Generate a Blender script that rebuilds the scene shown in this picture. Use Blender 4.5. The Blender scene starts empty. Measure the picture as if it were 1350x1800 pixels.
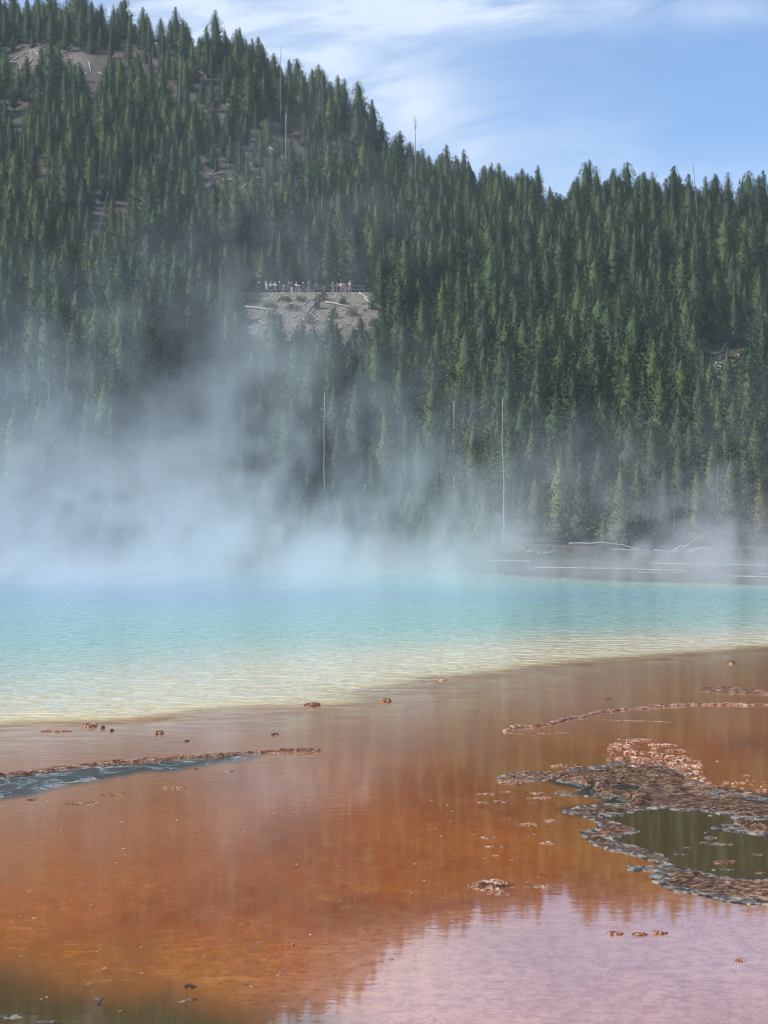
import bpy, math, random
import numpy as np
from mathutils import Vector, Matrix
R = math.radians
rng = np.random.RandomState(7)
random.seed(7)
SC = bpy.context.scene
COL = SC.collection

# ------------------------------------------------------------------ camera
CAM_H = 2.0
F = 4000.0            # focal length in photo pixels (photo 1350 x 1800)
HY = 935.0            # horizon row
cam_d = bpy.data.cameras.new('camera')
cam = bpy.data.objects.new('camera', cam_d); COL.objects.link(cam)
cam.location = (0, 0, CAM_H); cam.rotation_euler = (R(90), 0, 0)
cam_d.sensor_fit = 'VERTICAL'; cam_d.sensor_height = 24.0
cam_d.lens = 24.0 * F / 1800.0
cam_d.shift_y = (HY - 900.0) / 1800.0
cam_d.clip_start = 0.1; cam_d.clip_end = 6000
SC.camera = cam

# ------------------------------------------------------------------ render / exposure
SC.render.engine = 'CYCLES'
SC.view_settings.view_transform = 'Standard'
SC.view_settings.look = 'None'
SC.view_settings.exposure = 0.45
SC.view_settings.gamma = 1.0
cy = SC.cycles
cy.use_denoising = True
try: cy.denoiser = 'OPENIMAGEDENOISE'
except Exception: pass
cy.use_adaptive_sampling = True
cy.adaptive_threshold = 0.012; cy.filter_width = 1.15
cy.max_bounces = 6; cy.diffuse_bounces = 2; cy.glossy_bounces = 3; cy.transmission_bounces = 2
cy.transparent_max_bounces = 8; cy.volume_bounces = 1
cy.volume_step_rate = 2.0; cy.volume_max_steps = 256
cy.caustics_reflective = False; cy.caustics_refractive = False

# ------------------------------------------------------------------ node helpers
class NB:
    """small node-graph builder for shader and geometry trees"""
    def __init__(s, nt): s.nt = nt; s.N = nt.nodes; s.L = nt.links
    def add(s, typ, **kw):
        n = s.N.new(typ)
        for k, v in kw.items(): setattr(n, k, v)
        return n
    def link(s, a, b): s.L.new(a, b)
    def put(s, sock, v):
        if isinstance(v, bpy.types.NodeSocket): s.L.new(v, sock)
        elif v is not None: sock.default_value = v
    def m(s, op, a, b=None, c=None, clamp=False):
        n = s.N.new('ShaderNodeMath'); n.operation = op; n.use_clamp = clamp
        s.put(n.inputs[0], a); s.put(n.inputs[1], b); s.put(n.inputs[2], c)
        return n.outputs[0]
    def vm(s, op, a, b=None):
        n = s.N.new('ShaderNodeVectorMath'); n.operation = op
        s.put(n.inputs[0], a)
        if b is not None: s.put(n.inputs[1], b)
        return n.outputs[0]
    def sep(s, v):
        n = s.N.new('ShaderNodeSeparateXYZ'); s.L.new(v, n.inputs[0]); return n.outputs
    def comb(s, x, y, z):
        n = s.N.new('ShaderNodeCombineXYZ'); s.put(n.inputs[0], x); s.put(n.inputs[1], y); s.put(n.inputs[2], z); return n.outputs[0]
    def noise(s, vec, scale, detail=3, rough=.55, dist=0.0):
        n = s.N.new('ShaderNodeTexNoise'); s.L.new(vec, n.inputs['Vector'])
        n.inputs['Scale'].default_value = scale; n.inputs['Detail'].default_value = detail
        n.inputs['Roughness'].default_value = rough; n.inputs['Distortion'].default_value = dist
        return n.outputs[0]
    def mapr(s, v, a, b, c=0.0, d=1.0, smooth=True):
        n = s.N.new('ShaderNodeMapRange')
        if smooth: n.interpolation_type = 'SMOOTHSTEP'
        s.put(n.inputs[0], v)
        for i, x in enumerate((a, b, c, d)): n.inputs[i + 1].default_value = x
        return n.outputs[0]
    def ramp(s, v, stops):
        n = s.N.new('ShaderNodeValToRGB'); s.L.new(v, n.inputs[0])
        e = n.color_ramp.elements
        while len(e) < len(stops): e.new(0.5)
        for el, (p, c) in zip(e, stops): el.position = p; el.color = (*c, 1)
        return n.outputs[0]
    def mix(s, f, a, b, blend='MIX'):
        n = s.N.new('ShaderNodeMix'); n.data_type = 'RGBA'; n.blend_type = blend
        s.put(n.inputs[0], f)
        for i, v in ((6, a), (7, b)):
            if isinstance(v, bpy.types.NodeSocket): s.L.new(v, n.inputs[i])
            else: n.inputs[i].default_value = (*v, 1)
        return n.outputs[2]

def new_mat(name):
    m = bpy.data.materials.new(name); m.use_nodes = True
    nb = NB(m.node_tree); p = nb.N['Principled BSDF']
    return m, nb, p
def simple(name, col, rough=.8, var=.25, scale=8.0, spec=.3):
    m, nb, p = new_mat(name)
    tc = nb.add('ShaderNodeTexCoord').outputs['Object']
    n = nb.noise(tc, scale, 3)
    c = nb.mix(n, tuple(x * (1 - var) for x in col), tuple(min(1, x * (1 + var)) for x in col))
    nb.link(c, p.inputs['Base Color']); p.inputs['Roughness'].default_value = rough
    p.inputs['Specular IOR Level'].default_value = spec
    return m

# ------------------------------------------------------------------ sun + sky
SUN_EL, SUN_AZ = 44.0, -112.0      # azimuth measured from +Y (view) clockwise: sun behind the left shoulder
sd = Vector((math.sin(R(SUN_AZ)) * math.cos(R(SUN_EL)), math.cos(R(SUN_AZ)) * math.cos(R(SUN_EL)), math.sin(R(SUN_EL))))
ld = bpy.data.lights.new('sun', 'SUN'); ld.energy = 3.3; ld.angle = R(0.6); ld.color = (1, .95, .87)
sun = bpy.data.objects.new('sun', ld); COL.objects.link(sun)
sun.rotation_euler = sd.to_track_quat('Z', 'Y').to_euler(); sun.location = (0, -30, 60)

w = bpy.data.worlds.new('World'); SC.world = w; w.use_nodes = True
nb = NB(w.node_tree); bg = nb.N['Background']
sky = nb.add('ShaderNodeTexSky', sky_type='NISHITA'); sky.sun_disc = False
sky.sun_elevation = R(SUN_EL); sky.sun_rotation = R(SUN_AZ); sky.air_density = 1.0; sky.dust_density = 0.6; sky.ozone_density = 2.2; sky.altitude = 2200
tcw = nb.add('ShaderNodeTexCoord').outputs['Generated']
x, y, z = nb.sep(tcw)
ysafe = nb.m('MAXIMUM', nb.m('ABSOLUTE', y), 0.05)
az = nb.m('DIVIDE', x, ysafe); el = nb.m('DIVIDE', z, ysafe)
cv = nb.comb(nb.m('ADD', nb.m('MULTIPLY', az, 9.0), nb.m('MULTIPLY', el, -6.0)), nb.m('ADD', nb.m('MULTIPLY', el, 30.0), nb.m('MULTIPLY', az, -4.0)), nb.m('MULTIPLY', y, 1.0))
n1 = nb.noise(cv, 1.5, 7, .6, .7)
n2 = nb.noise(cv, 0.45, 2, .5, .2)
def gauss(cx, cyy, sx, sy, a):
    dx = nb.m('DIVIDE', nb.m('SUBTRACT', az, cx), sx); dy = nb.m('DIVIDE', nb.m('SUBTRACT', el, cyy), sy)
    q = nb.m('ADD', nb.m('MULTIPLY', dx, dx), nb.m('MULTIPLY', dy, dy))
    return nb.m('MULTIPLY', nb.m('EXPONENT', nb.m('MULTIPLY', q, -1.0)), a)
def pz(px, py): return ((px - 675) / F, (HY - py) / F)
cl = None
for (px, py, sx, sy, a) in [(350, 40, 520, 100, .66), (850, 20, 330, 40, .55), (560, 120, 180, 110, .45), (745, 195, 95, 60, .38), (900, 230, 250, 70, .22), (980, 330, 420, 70, .34), (1290, 20, 90, 30, .22), (820, 270, 60, 40, .25)]:
    g = gauss(*pz(px, py), sx / F, sy / F, a)
    cl = g if cl is None else nb.m('ADD', cl, g)
# broken cloud over the rest of the sky (lights the place)
hi = nb.mapr(el, 0.27, 0.42)
cl = nb.m('ADD', cl, nb.m('MULTIPLY', hi, 0.35))
cm = nb.m('MULTIPLY', cl, nb.mapr(n1, 0.3, 0.72, 0.35, 1.5))
cm = nb.m('ADD', cm, nb.mapr(n2, .35, .7, .04, .22), clamp=True)
skc = nb.mix(1.0, sky.outputs[0], (.86, 1.04, 1.22), 'MULTIPLY')
white = nb.mix(cm, skc, (5.6, 6.5, 7.9))
nb.link(white, bg.inputs[0]); bg.inputs[1].default_value = 0.10

# ------------------------------------------------------------------ object helpers
def link(o, parent=None):
    COL.objects.link(o)
    if parent is not None: o.parent = parent
    return o
def mesh_obj(name, verts, faces, mat=None, parent=None, smooth=False):
    me = bpy.data.meshes.new(name)
    verts = np.asarray(verts, dtype=np.float32)
    if isinstance(faces, np.ndarray):
        k = faces.shape[1]
        me.vertices.add(len(verts)); me.vertices.foreach_set('co', verts.ravel())
        me.loops.add(faces.size); me.loops.foreach_set('vertex_index', faces.ravel().astype(np.int32))
        me.polygons.add(len(faces)); me.polygons.foreach_set('loop_start', np.arange(0, faces.size, k, dtype=np.int32))
        try: me.polygons.foreach_set('loop_total', np.full(len(faces), k, dtype=np.int32))
        except Exception: pass
        me.update(calc_edges=True)
    else:
        me.from_pydata([tuple(v) for v in verts], [], faces)
    if smooth: me.polygons.foreach_set('use_smooth', [True] * len(me.polygons))
    if mat is not None:
        for m_ in (mat if isinstance(mat, (list, tuple)) else [mat]): me.materials.append(m_)
    me.update()
    return link(bpy.data.objects.new(name, me), parent)
def tag(o, label=None, cat=None, group=None, kind=None):
    if label: o['label'] = label
    if cat: o['category'] = cat
    if group: o['group'] = group
    if kind: o['kind'] = kind
    return o
def empty(name, loc, rz=0.0):
    o = bpy.data.objects.new(name, None); o.location = loc; o.rotation_euler = (0, 0, rz); o.empty_display_size = .3
    return link(o)
def attr(o, name, vals):
    a = o.data.attributes.new(name, 'FLOAT', 'POINT'); a.data.foreach_set('value', np.asarray(vals, dtype=np.float32))

# smooth lattice noise in numpy
_perm = rng.rand(64, 64, 8)
def vnoise(x, y, k=0):
    x = np.asarray(x, float); y = np.asarray(y, float)
    xi = np.floor(x).astype(int); yi = np.floor(y).astype(int); fx = x - xi; fy = y - yi
    fx = fx * fx * (3 - 2 * fx); fy = fy * fy * (3 - 2 * fy)
    g = lambda a, b: _perm[a % 64, b % 64, k]
    return (g(xi, yi) * (1 - fx) + g(xi + 1, yi) * fx) * (1 - fy) + (g(xi, yi + 1) * (1 - fx) + g(xi + 1, yi + 1) * fx) * fy
def fbm(x, y, oct=4, k=0, gain=.5):
    s = 0; a = 1; t = 0
    for i in range(oct):
        s = s + a * vnoise(x * 2 ** i + 13.7 * i, y * 2 ** i + 7.3 * i, (k + i) % 8); t += a; a *= gain
    return s / t
def sstep(a, b, v): t = np.clip((v - a) / (b - a), 0, 1); return t * t * (3 - 2 * t)
def sdf_poly(px, py, poly):
    """signed distance, positive inside"""
    poly = np.asarray(poly, float); n = len(poly)
    d = np.full(px.shape, 1e9); ins = np.zeros(px.shape, bool)
    for i in range(n):
        ax, ay = poly[i]; bx, by = poly[(i + 1) % n]
        ex, ey = bx - ax, by - ay; L = ex * ex + ey * ey + 1e-12
        t = np.clip(((px - ax) * ex + (py - ay) * ey) / L, 0, 1)
        d = np.minimum(d, np.hypot(px - ax - t * ex, py - ay - t * ey))
        c = ((ay > py) != (by > py)) & (px < (bx - ax) * (py - ay) / (by - ay + 1e-12) + ax)
        ins ^= c
    return np.where(ins, d, -d)
def d_line(px, py, pts):
    pts = np.asarray(pts, float); d = np.full(px.shape, 1e9); tt = np.zeros(px.shape)
    for i in range(len(pts) - 1):
        ax, ay = pts[i]; bx, by = pts[i + 1]; ex, ey = bx - ax, by - ay; L = ex * ex + ey * ey + 1e-12
        t = np.clip(((px - ax) * ex + (py - ay) * ey) / L, 0, 1)
        q = np.hypot(px - ax - t * ex, py - ay - t * ey)
        tt = np.where(q < d, (i + t) / (len(pts) - 1), tt); d = np.minimum(d, q)
    return d, tt
def W(px, py):            # photo pixel on the water plane -> world x, y
    D = CAM_H * F / (py - HY)
    return ((px - 675) / F * D, D)

# ------------------------------------------------------------------ terrain
Y0 = 168.0
SKX = [-1500, -600, -100, 0, 60, 150, 250, 400, 500, 560, 620, 700, 780, 850, 970, 1050, 1200, 1350, 1800, 2600]
SKY = [330, 140, 80, 62, 58, 66, 74, 112, 154, 192, 228, 296, 344, 362, 358, 378, 396, 412, 470, 560]
YCX = [-1500, 0, 500, 780, 1000, 1350, 2600]
YCY = [440, 480, 468, 430, 405, 385, 360]
SKK = [1.0] * len(SKX)      # crest correction, filled in below
def terrain(X, Y):
    X = np.asarray(X, float); Y = np.asarray(Y, float)
    u = 675 + F * X / np.maximum(Y, 30)
    yc = np.interp(u, YCX, YCY); zc = (CAM_H + (HY - np.interp(u, SKX, SKY)) / F * yc) * np.interp(u, SKX, SKK)
    t = (Y - Y0) / (yc - Y0)
    tc = np.clip(t, 0, None)
    base = np.where(tc < .9, np.clip(tc, 0, .9) ** 1.42, 0)
    s9 = 1.42 * .9 ** .42
    q = np.clip(tc - .9, 0, None)
    top = .9 ** 1.42 + s9 * q - s9 * q * q / (2 * .13)
    top = np.where(q > .35, .9 ** 1.42 + s9 * .35 - s9 * .35 ** 2 / .26 - (q - .35) * .9, top)
    f = np.where(tc < .9, base, top) * 1.03
    z = zc * f
    a = sstep(170, 215, Y)
    z = z + a * ((fbm(X / 26, Y / 26, 3, 1) - .5) * 5.0 + (fbm(X / 6, Y / 6, 2, 4) - .5) * .9)
    z = z + sstep(140, 150, Y) * .12 + sstep(158, 172, Y) * .35 + (fbm(X / 3, Y / 3, 3, 2) - .5) * .25 * sstep(150, 165, Y)
    # overlook shelf
    P = 35.75
    m = sstep(18.5, 13.0, np.abs(X + 8.2)) * sstep(309, 321.5, Y) * sstep(345, 330, Y)
    z = z + m * (np.maximum(P + .03 * (Y - 322), z) - z) * sstep(0, 1, m * 1.3)
    mx = sstep(18.5, 13.0, np.abs(X + 8.2))
    z = np.where(Y < 332, z + mx * (np.minimum(z, P + .02 * (Y - 322) - .42 * np.clip(321 - Y, 0, None) * (Y < 321)) - z), z)
    z = np.where((Y > 319.5) & (Y < 331) & (m > .9), P + .02 * (Y - 322), z)
    # small bare knoll on the right skyline
    kx, ky = (970 - 675) / F * 398, 398
    z = z + 1.6 * np.exp(-((X - kx) / 3.2) ** 2 - ((Y - ky) / 8) ** 2)
    # low ground in front of the foot lies just under the flats
    z = np.where(Y < 150, np.minimum(z, -0.35 + sstep(136, 150, Y) * .47), z)
    return np.maximum(z, -6)
for _it in range(3):
    for _i, _px in enumerate(SKX):
        _Y = np.linspace(300, 560, 260); _T = terrain((_px - 675) / F * _Y, _Y); _e = HY - F * ((_T - CAM_H) / _Y).max()
        SKK[_i] *= (HY - SKY[_i] + 20) / (HY - _e + 20)
def tz(x, y): return float(terrain(np.array([x]), np.array([y]))[0])
def hit(px, py, lo=150.0, hi_=520.0):
    """first terrain point seen at a photo pixel"""
    Ys = np.linspace(lo, hi_, 1500); Xs = (px - 675) / F * Ys; Zr = CAM_H + (HY - py) / F * Ys
    T = terrain(Xs, Ys); k = np.nonzero(T >= Zr)[0]
    if len(k) == 0: return None
    k = k[0]; return Vector((Xs[k], Ys[k], T[k]))
def proj(X, Y, Z): return 675 + F * X / Y, HY - F * (Z - CAM_H) / Y

# hill
hm, nb, p = new_mat('hill_soil')
geo = nb.add('ShaderNodeNewGeometry').outputs['Position']
a1 = nb.noise(geo, .12, 5, .6); a2 = nb.noise(geo, 1.1, 5, .65)
c = nb.ramp(a1, [(.3, (.05, .048, .036)), (.5, (.105, .092, .078)), (.7, (.155, .135, .12))])
c2 = nb.ramp(a2, [(.3, (.05, .05, .035)), (.5, (.15, .125, .1)), (.75, (.26, .235, .2))])
c = nb.mix(.6, c, c2)
c = nb.mix(nb.mapr(nb.noise(geo, 2.6, 4, .7), .45, .62, 0, .55), c, (.055, .06, .03))
pz_ = nb.sep(geo)[2]; py_ = nb.sep(geo)[1]; px_ = nb.sep(geo)[0]
bk = nb.m('MULTIPLY', nb.mapr(nb.m('ABSOLUTE', nb.m('ADD', px_, 6.0)), 15, 9), nb.m('MULTIPLY', nb.mapr(py_, 300, 308), nb.mapr(py_, 331, 325)))
for _p, _r in ((hit(1268, 640), 5.0), (hit(972, 372, 330), 5.5), (hit(90, 108, 380), 9.0), (hit(670, 590), 4.0)):
    if _p is None: continue
    _dx = nb.m('SUBTRACT', px_, _p.x); _dy = nb.m('MULTIPLY', nb.m('SUBTRACT', py_, _p.y), .5)
    bk = nb.m('MAXIMUM', bk, nb.m('MULTIPLY', nb.mapr(nb.m('SQRT', nb.m('ADD', nb.m('MULTIPLY', _dx, _dx), nb.m('MULTIPLY', _dy, _dy))), _r, _r * .5), .85))
c = nb.mix(nb.m('MULTIPLY', bk, nb.mapr(a2, .3, .6, .35, .95)), c, nb.mix(nb.mapr(nb.noise(geo, 3.5, 5, .75), .42, .6), (.17, .14, .105), (.40, .365, .31)))
grass = nb.mapr(py_, 178, 160); grassn = nb.m('MULTIPLY', grass, nb.mapr(nb.noise(geo, .5, 4), .35, .65))
c = nb.mix(grass, c, nb.mix(grassn, (.05, .05, .03), (.06, .08, .028)))
vo = nb.add('ShaderNodeTexVoronoi'); nb.link(geo, vo.inputs['Vector']); vo.inputs['Scale'].default_value = 2.2
c = nb.mix(nb.mapr(vo.outputs[0], .0, .22, .55, 0), c, (.34, .32, .29))
nb.link(c, p.inputs['Base Color']); p.inputs['Roughness'].default_value = .95
b = nb.add('ShaderNodeBump'); nb.link(nb.noise(geo, 1.6, 6, .7), b.inputs['Height']); b.inputs['Strength'].default_value = .9; b.inputs['Distance'].default_value = .8
nb.link(b.outputs[0], p.inputs['Normal'])
ys = np.concatenate([np.arange(132, 300, 2.0), np.arange(300, 350, 1.0), np.arange(350, 520, 2.5), np.arange(520, 760, 12)])
us = np.concatenate([np.linspace(-.62, -.2, 60), np.linspace(-.19, .19, 240), np.linspace(.2, .62, 60)])
U, YY = np.meshgrid(us, ys); XX = U * YY; ZZ = terrain(XX, YY)
def grid_faces(nr, nc):
    i = np.arange((nr - 1) * nc).reshape(nr - 1, nc)[:, :-1].ravel()
    return np.stack([i, i + 1, i + nc + 1, i + nc], 1)
hill = mesh_obj('hill', np.stack([XX, YY, ZZ], -1).reshape(-1, 3), grid_faces(*XX.shape), hm, smooth=True)
tag(hill, kind='structure')
# ground sheet to the horizon
gm = simple('far_ground', (.09, .085, .06), .95, .4, .05)
g = 4500
gnd = mesh_obj('ground', [(-g, -g, -.6), (g, -g, -.6), (g, g, -.6), (-g, g, -.6)], [(0, 1, 2, 3)], gm)
tag(gnd, kind='structure')

# ------------------------------------------------------------------ water
# pool outline in world metres
PE = [W(-1500, 1500), W(-500, 1330), W(0, 1274), (W(260, 1262)), W(540, 1240), W(800, 1190), W(1000, 1163), W(1350, 1138), W(1900, 1112), (24, 66), (27, 78), (22, 84),
      (14.6, 84.5), (9.5, 92), (6.5, 104), (3.0, 116), (-8, 126), (-26, 130), (-48, 118), (-62, 92), (-58, 50), (-40, 30)]
PEa = np.array(PE)
dark_l = [W(-300, 1388), W(0, 1366), W(130, 1352), W(300, 1338), W(400, 1331), W(480, 1324), W(380, 1340), W(300, 1352), W(200, 1366), W(110, 1378), W(60, 1392), W(0, 1402), W(-300, 1450)]
dark_b = [W(-400, 1680), W(0, 1722), W(90, 1735), W(200, 1750), W(330, 1762), W(420, 1775), W(560, 1800), W(700, 1860), W(700, 2600), W(-600, 2600)]
dark_r = [W(950, 1371), W(990, 1373), W(1110, 1362), W(1300, 1392), W(1420, 1404), W(1420, 1420), W(1200, 1402), W(1130, 1410), W(1090, 1422), W(1010, 1432), W(990, 1426), W(1060, 1412), W(1070, 1404), W(1010, 1396), W(1020, 1388)]
HOLE = [(1048, 1436), (1090, 1432), (1112, 1424), (1152, 1417), (1215, 1424), (1270, 1430), (1300, 1434), (1330, 1436), (1420, 1434), (1420, 1553), (1345, 1552), (1290, 1543), (1235, 1538), (1205, 1524), (1160, 1520),
        (1172, 1510), (1120, 1494), (1080, 1484), (1064, 1475), (1104, 1469), (1122, 1462), (1104, 1454), (1066, 1444)]
tint_a = W(1, 1)
rows = 1.0 / np.linspace(1 / 5.5, 1 / 175.0, 470)
rows = np.concatenate([[1.0, 3.5], rows])
ucol = np.concatenate([np.linspace(-2.6, -.22, 30), np.linspace(-.2, .2, 300), np.linspace(.22, 2.6, 30)])
U, YY = np.meshgrid(ucol, rows); XX = U * np.maximum(YY, 8)
sp = sdf_poly(XX, YY, PEa)
# smooth the signed distance with a wandering shoreline
sp = sp + (fbm(XX / 1.6, YY / 1.6, 4, 3) - .5) * 1.1 * sstep(-3, 0, sp)
K = .22
def sy(poly): return [(a_, b_ * K) for a_, b_ in poly]
XS, YS = XX, YY * K
dl = sdf_poly(XS, YS, sy(dark_l)); db = sdf_poly(XS, YS, sy(dark_b)); dr = sdf_poly(XS, YS, sy(dark_r)); dh = sdf_poly(XS, YS, sy([W(*q) for q in HOLE]))
nz = (fbm(XX * 3, YY * .8, 3, 5) - .5) * .12
dk = np.maximum.reduce([sstep(-.10, .03, dl + nz), sstep(-.16, .10, db + nz), sstep(-.07, .03, dr + nz * .5), sstep(-.05, .02, dh)])
# olive tone fades to orange towards the near right of the dark basin
hole_olive = np.maximum(sstep(-.05, .02, dh), sstep(-.3, -.1, db))
island_px = [(860, 1350), (1000, 1340), (1420, 1350), (1420, 1600), (1180, 1572), (1120, 1540), (1000, 1480), (960, 1430), (930, 1390)]
gold = sstep(-.35, .02, sdf_poly(XS, YS, sy([W(*q) for q in island_px])))
d1, _ = d_line(XX, YY * K, sy([W(0, 1690), W(200, 1700), W(420, 1735)])); gold = np.maximum(gold, sstep(.35, 0, d1) * .8)
d2, _ = d_line(XX, YY * K, sy([W(-100, 1440), W(150, 1400), W(330, 1370)])); gold = np.maximum(gold, sstep(.25, 0, d2) * .45)
# silica scum: streaks at the edge of the dark left runnel
pale = sstep(-.5, .25, sdf_poly(XS, YS, sy([W(520, 1900), W(640, 1720), W(820, 1665), W(1100, 1635), W(1400, 1630), W(1900, 1700), W(1900, 2600), W(500, 2600)])))  # pale: bed lightened to paint in reflected sky where the water turns pink
ss_ = sstep(-.02, .03, dl) * .5 + sstep(.06, .01, np.abs(dl)) * .6
V = np.stack([XX, YY, np.zeros_like(XX)], -1).reshape(-1, 3)
Fc = grid_faces(*XX.shape)
fsp = sp.ravel()[Fc].mean(1)
wm, nb, p = new_mat('spring_water')
geo = nb.add('ShaderNodeNewGeometry').outputs['Position']
def A(n): 
    a_ = nb.add('ShaderNodeAttribute'); a_.attribute_name = n; return a_.outputs['Fac']
S = A('shore'); DK = A('dark'); GO = A('gold'); SCM = A('scum'); OL = A('olive')
gx, gy, gz = nb.sep(geo)
sv = nb.comb(gx, nb.m('MULTIPLY', gy, .35), 0.0)
# microbial mat colours
o1 = nb.noise(sv, .55, 4, .6, .4); o2 = nb.noise(sv, 7, 6, .7); o3 = nb.noise(nb.comb(gx, nb.m('MULTIPLY', gy, .5), 0.0), 75, 3, .7)
mat_c = nb.ramp(o1, [(.26, (.09, .018, .005)), (.42, (.32, .060, .006)), (.58, (.52, .120, .008)), (.78, (.23, .048, .009))])
mat_c = nb.mix(nb.mapr(o2, .35, .7, 0, .35), mat_c, (.55, .25, .08))
mat_c = nb.mix(nb.mapr(o3, .36, .68, 0, .42), mat_c, (.22, .055, .010))
mat_c = nb.mix(nb.m('MULTIPLY', GO, .6), mat_c, (.40, .165, .032))
mat_c = nb.mix(nb.m('MULTIPLY', A('pale'), nb.mapr(o1,   .3, .7, .55, .95)), mat_c, (.62, .35, .26))  # reflected sky brightness painted into the bed as a paler peach
mat_c = nb.mix(nb.mapr(nb.noise(nb.comb(gx, nb.m('MULTIPLY', gy, .45), 0.0), 14, 5, .75), .42, .62, 0, .38), mat_c, (.22, .055, .010))
st_ = nb.noise(nb.comb(nb.m('MULTIPLY', gx, 1.1), nb.m('MULTIPLY', gy, 2.4), 0.0), 3.2, 6, .72, 1.2)
mat_c = nb.mix(nb.mapr(nb.m('ABSOLUTE', nb.m('SUBTRACT', st_, .5)), .03, .0, 0, .45), mat_c, (.14, .035, .010))
mat_c = nb.mix(nb.mapr(st_, .58, .70, 0, .35), mat_c, (.62, .30, .09))
# sparse pale flecks
fl = nb.mapr(nb.noise(nb.comb(nb.m('MULTIPLY', gx, 9.0), nb.m('MULTIPLY', gy, 2.6), 0.0), 1.6, 5, .75), .65, .69)
mat_c = nb.mix(nb.m('MULTIPLY', fl, .55), mat_c, (.75, .52, .33))
# tan film between the mats and the pool
tan = nb.mapr(nb.m('ADD', S, nb.m('MULTIPLY', o1, 1.6)), -6.5, -1.2)
mat_c = nb.mix(nb.m('MULTIPLY', tan, .85), mat_c, (.46, .22, .10))
# dark runnels and basin
mat_c = nb.mix(DK, mat_c, nb.mix(OL, (.040, .038, .033), (.085, .052, .014)))
# pool colours by depth
s_n = nb.m('ADD', nb.m('MULTIPLY_ADD', S, nb.mapr(gy, 55, 80, 1.0, 1.6), nb.mapr(gy, 60, 80, 0.0, 4.5)), nb.m('MULTIPLY', nb.m('SUBTRACT', nb.noise(sv, .5, 4), .5), 2.0))
sq = nb.m('POWER', nb.m('DIVIDE', nb.m('MAXIMUM', s_n, 0.0), 36.0), .5)
pool = nb.ramp(sq, [(.0, (.58, .41, .20)), (.10, (.84, .65, .31)), (.30, (.74, .64, .35)), (.42, (.44, .55, .36)), (.53, (.24, .50, .37)), (.66, (.18, .46, .38)), (.82, (.14, .40, .40)), (1.0, (.10, .30, .43))])
mat_c = nb.mix(nb.mapr(gy, 72, 84), mat_c, nb.mix(o2, (.075, .062, .052), (.15, .12, .10)))
edge = nb.m('ADD', S, nb.m('MULTIPLY', nb.m('SUBTRACT', nb.noise(nb.comb(gx, nb.m('MULTIPLY', gy, .9), 0.0), 1.3, 6, .68), .5), 2.6))
film = nb.mapr(nb.noise(nb.comb(nb.m('MULTIPLY', gx, .7), nb.m('MULTIPLY', gy, 1.6), 0.0), 2.2, 5, .7), .42, .62)
col = nb.mix(nb.m('MULTIPLY', nb.m('MULTIPLY', nb.mapr(edge, -3.4, -.2), nb.mapr(gy, 75, 60)), film), mat_c, (.66, .46, .25))
col = nb.mix(nb.mapr(edge, -.45, .35), col, pool)
scn = nb.mapr(nb.m('ABSOLUTE', nb.m('SUBTRACT', nb.noise(nb.comb(nb.m('MULTIPLY', gx, 1.6), nb.m('MULTIPLY', gy, .8), 0.0), 1.5, 5, .62, .6), .5)), .028, .004)
col = nb.mix(nb.m('MULTIPLY', nb.m('MULTIPLY', SCM, scn), .9), col, (.42, .46, .50))
nb.link(col, p.inputs['Base Color'])
p.inputs['IOR'].default_value = 1.40
nb.link(nb.m('SUBTRACT', .5, nb.m('MULTIPLY', nb.m('MULTIPLY', DK, nb.m('SUBTRACT', 1.0, OL)), .44)), p.inputs['Specular IOR Level'])
p.inputs['Roughness'].default_value = .03
# ripples: livelier over the pool, almost still over the mats
wv = nb.comb(gx, nb.m('MULTIPLY', gy, 1.0), 0.0)
w1 = nb.noise(wv, 2.5, 2, .5, .3); w2 = nb.noise(wv, 7.0, 3, .55); w0 = nb.noise(wv, .8, 2, .5)
inpool = nb.mapr(S, -.8, 2.0)
hgt = nb.m('ADD', nb.m('MULTIPLY', w1, .11), nb.m('ADD', nb.m('MULTIPLY', w2, .010), nb.m('MULTIPLY', w0, .02)))
hA = nb.m('MULTIPLY', hgt, nb.m('ADD', nb.m('MULTIPLY', inpool, 1.0), .0))
calm = nb.m('ADD', nb.m('MULTIPLY', nb.noise(nb.comb(nb.m('MULTIPLY', gx, .6), gy, 0.0), 8.0, 2, .5), .00019), nb.m('MULTIPLY', nb.noise(wv, 18.0, 2, .5), .00009))
hh = nb.m('ADD', hA, nb.m('MULTIPLY', calm, nb.mapr(S, -9, -1.5, 1.0, 6.5)))
b = nb.add('ShaderNodeBump'); nb.link(hh, b.inputs['Height']); b.inputs['Strength'].default_value = 1.0; b.inputs['Distance'].default_value = 1.0
nb.link(b.outputs[0], p.inputs['Normal'])
def sub_sheet(name, sel):
    f = Fc[sel]; u_, inv = np.unique(f, return_inverse=True)
    o = mesh_obj(name, V[u_], inv.reshape(f.shape), wm)
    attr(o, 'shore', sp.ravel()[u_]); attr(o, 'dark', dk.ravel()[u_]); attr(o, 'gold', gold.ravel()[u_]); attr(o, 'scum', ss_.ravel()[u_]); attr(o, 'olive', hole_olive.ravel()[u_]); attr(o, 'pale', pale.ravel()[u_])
    return tag(o, kind='structure')
sub_sheet('hot_spring_water', fsp > 0); sub_sheet('shallow_water', fsp <= 0)

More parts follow.
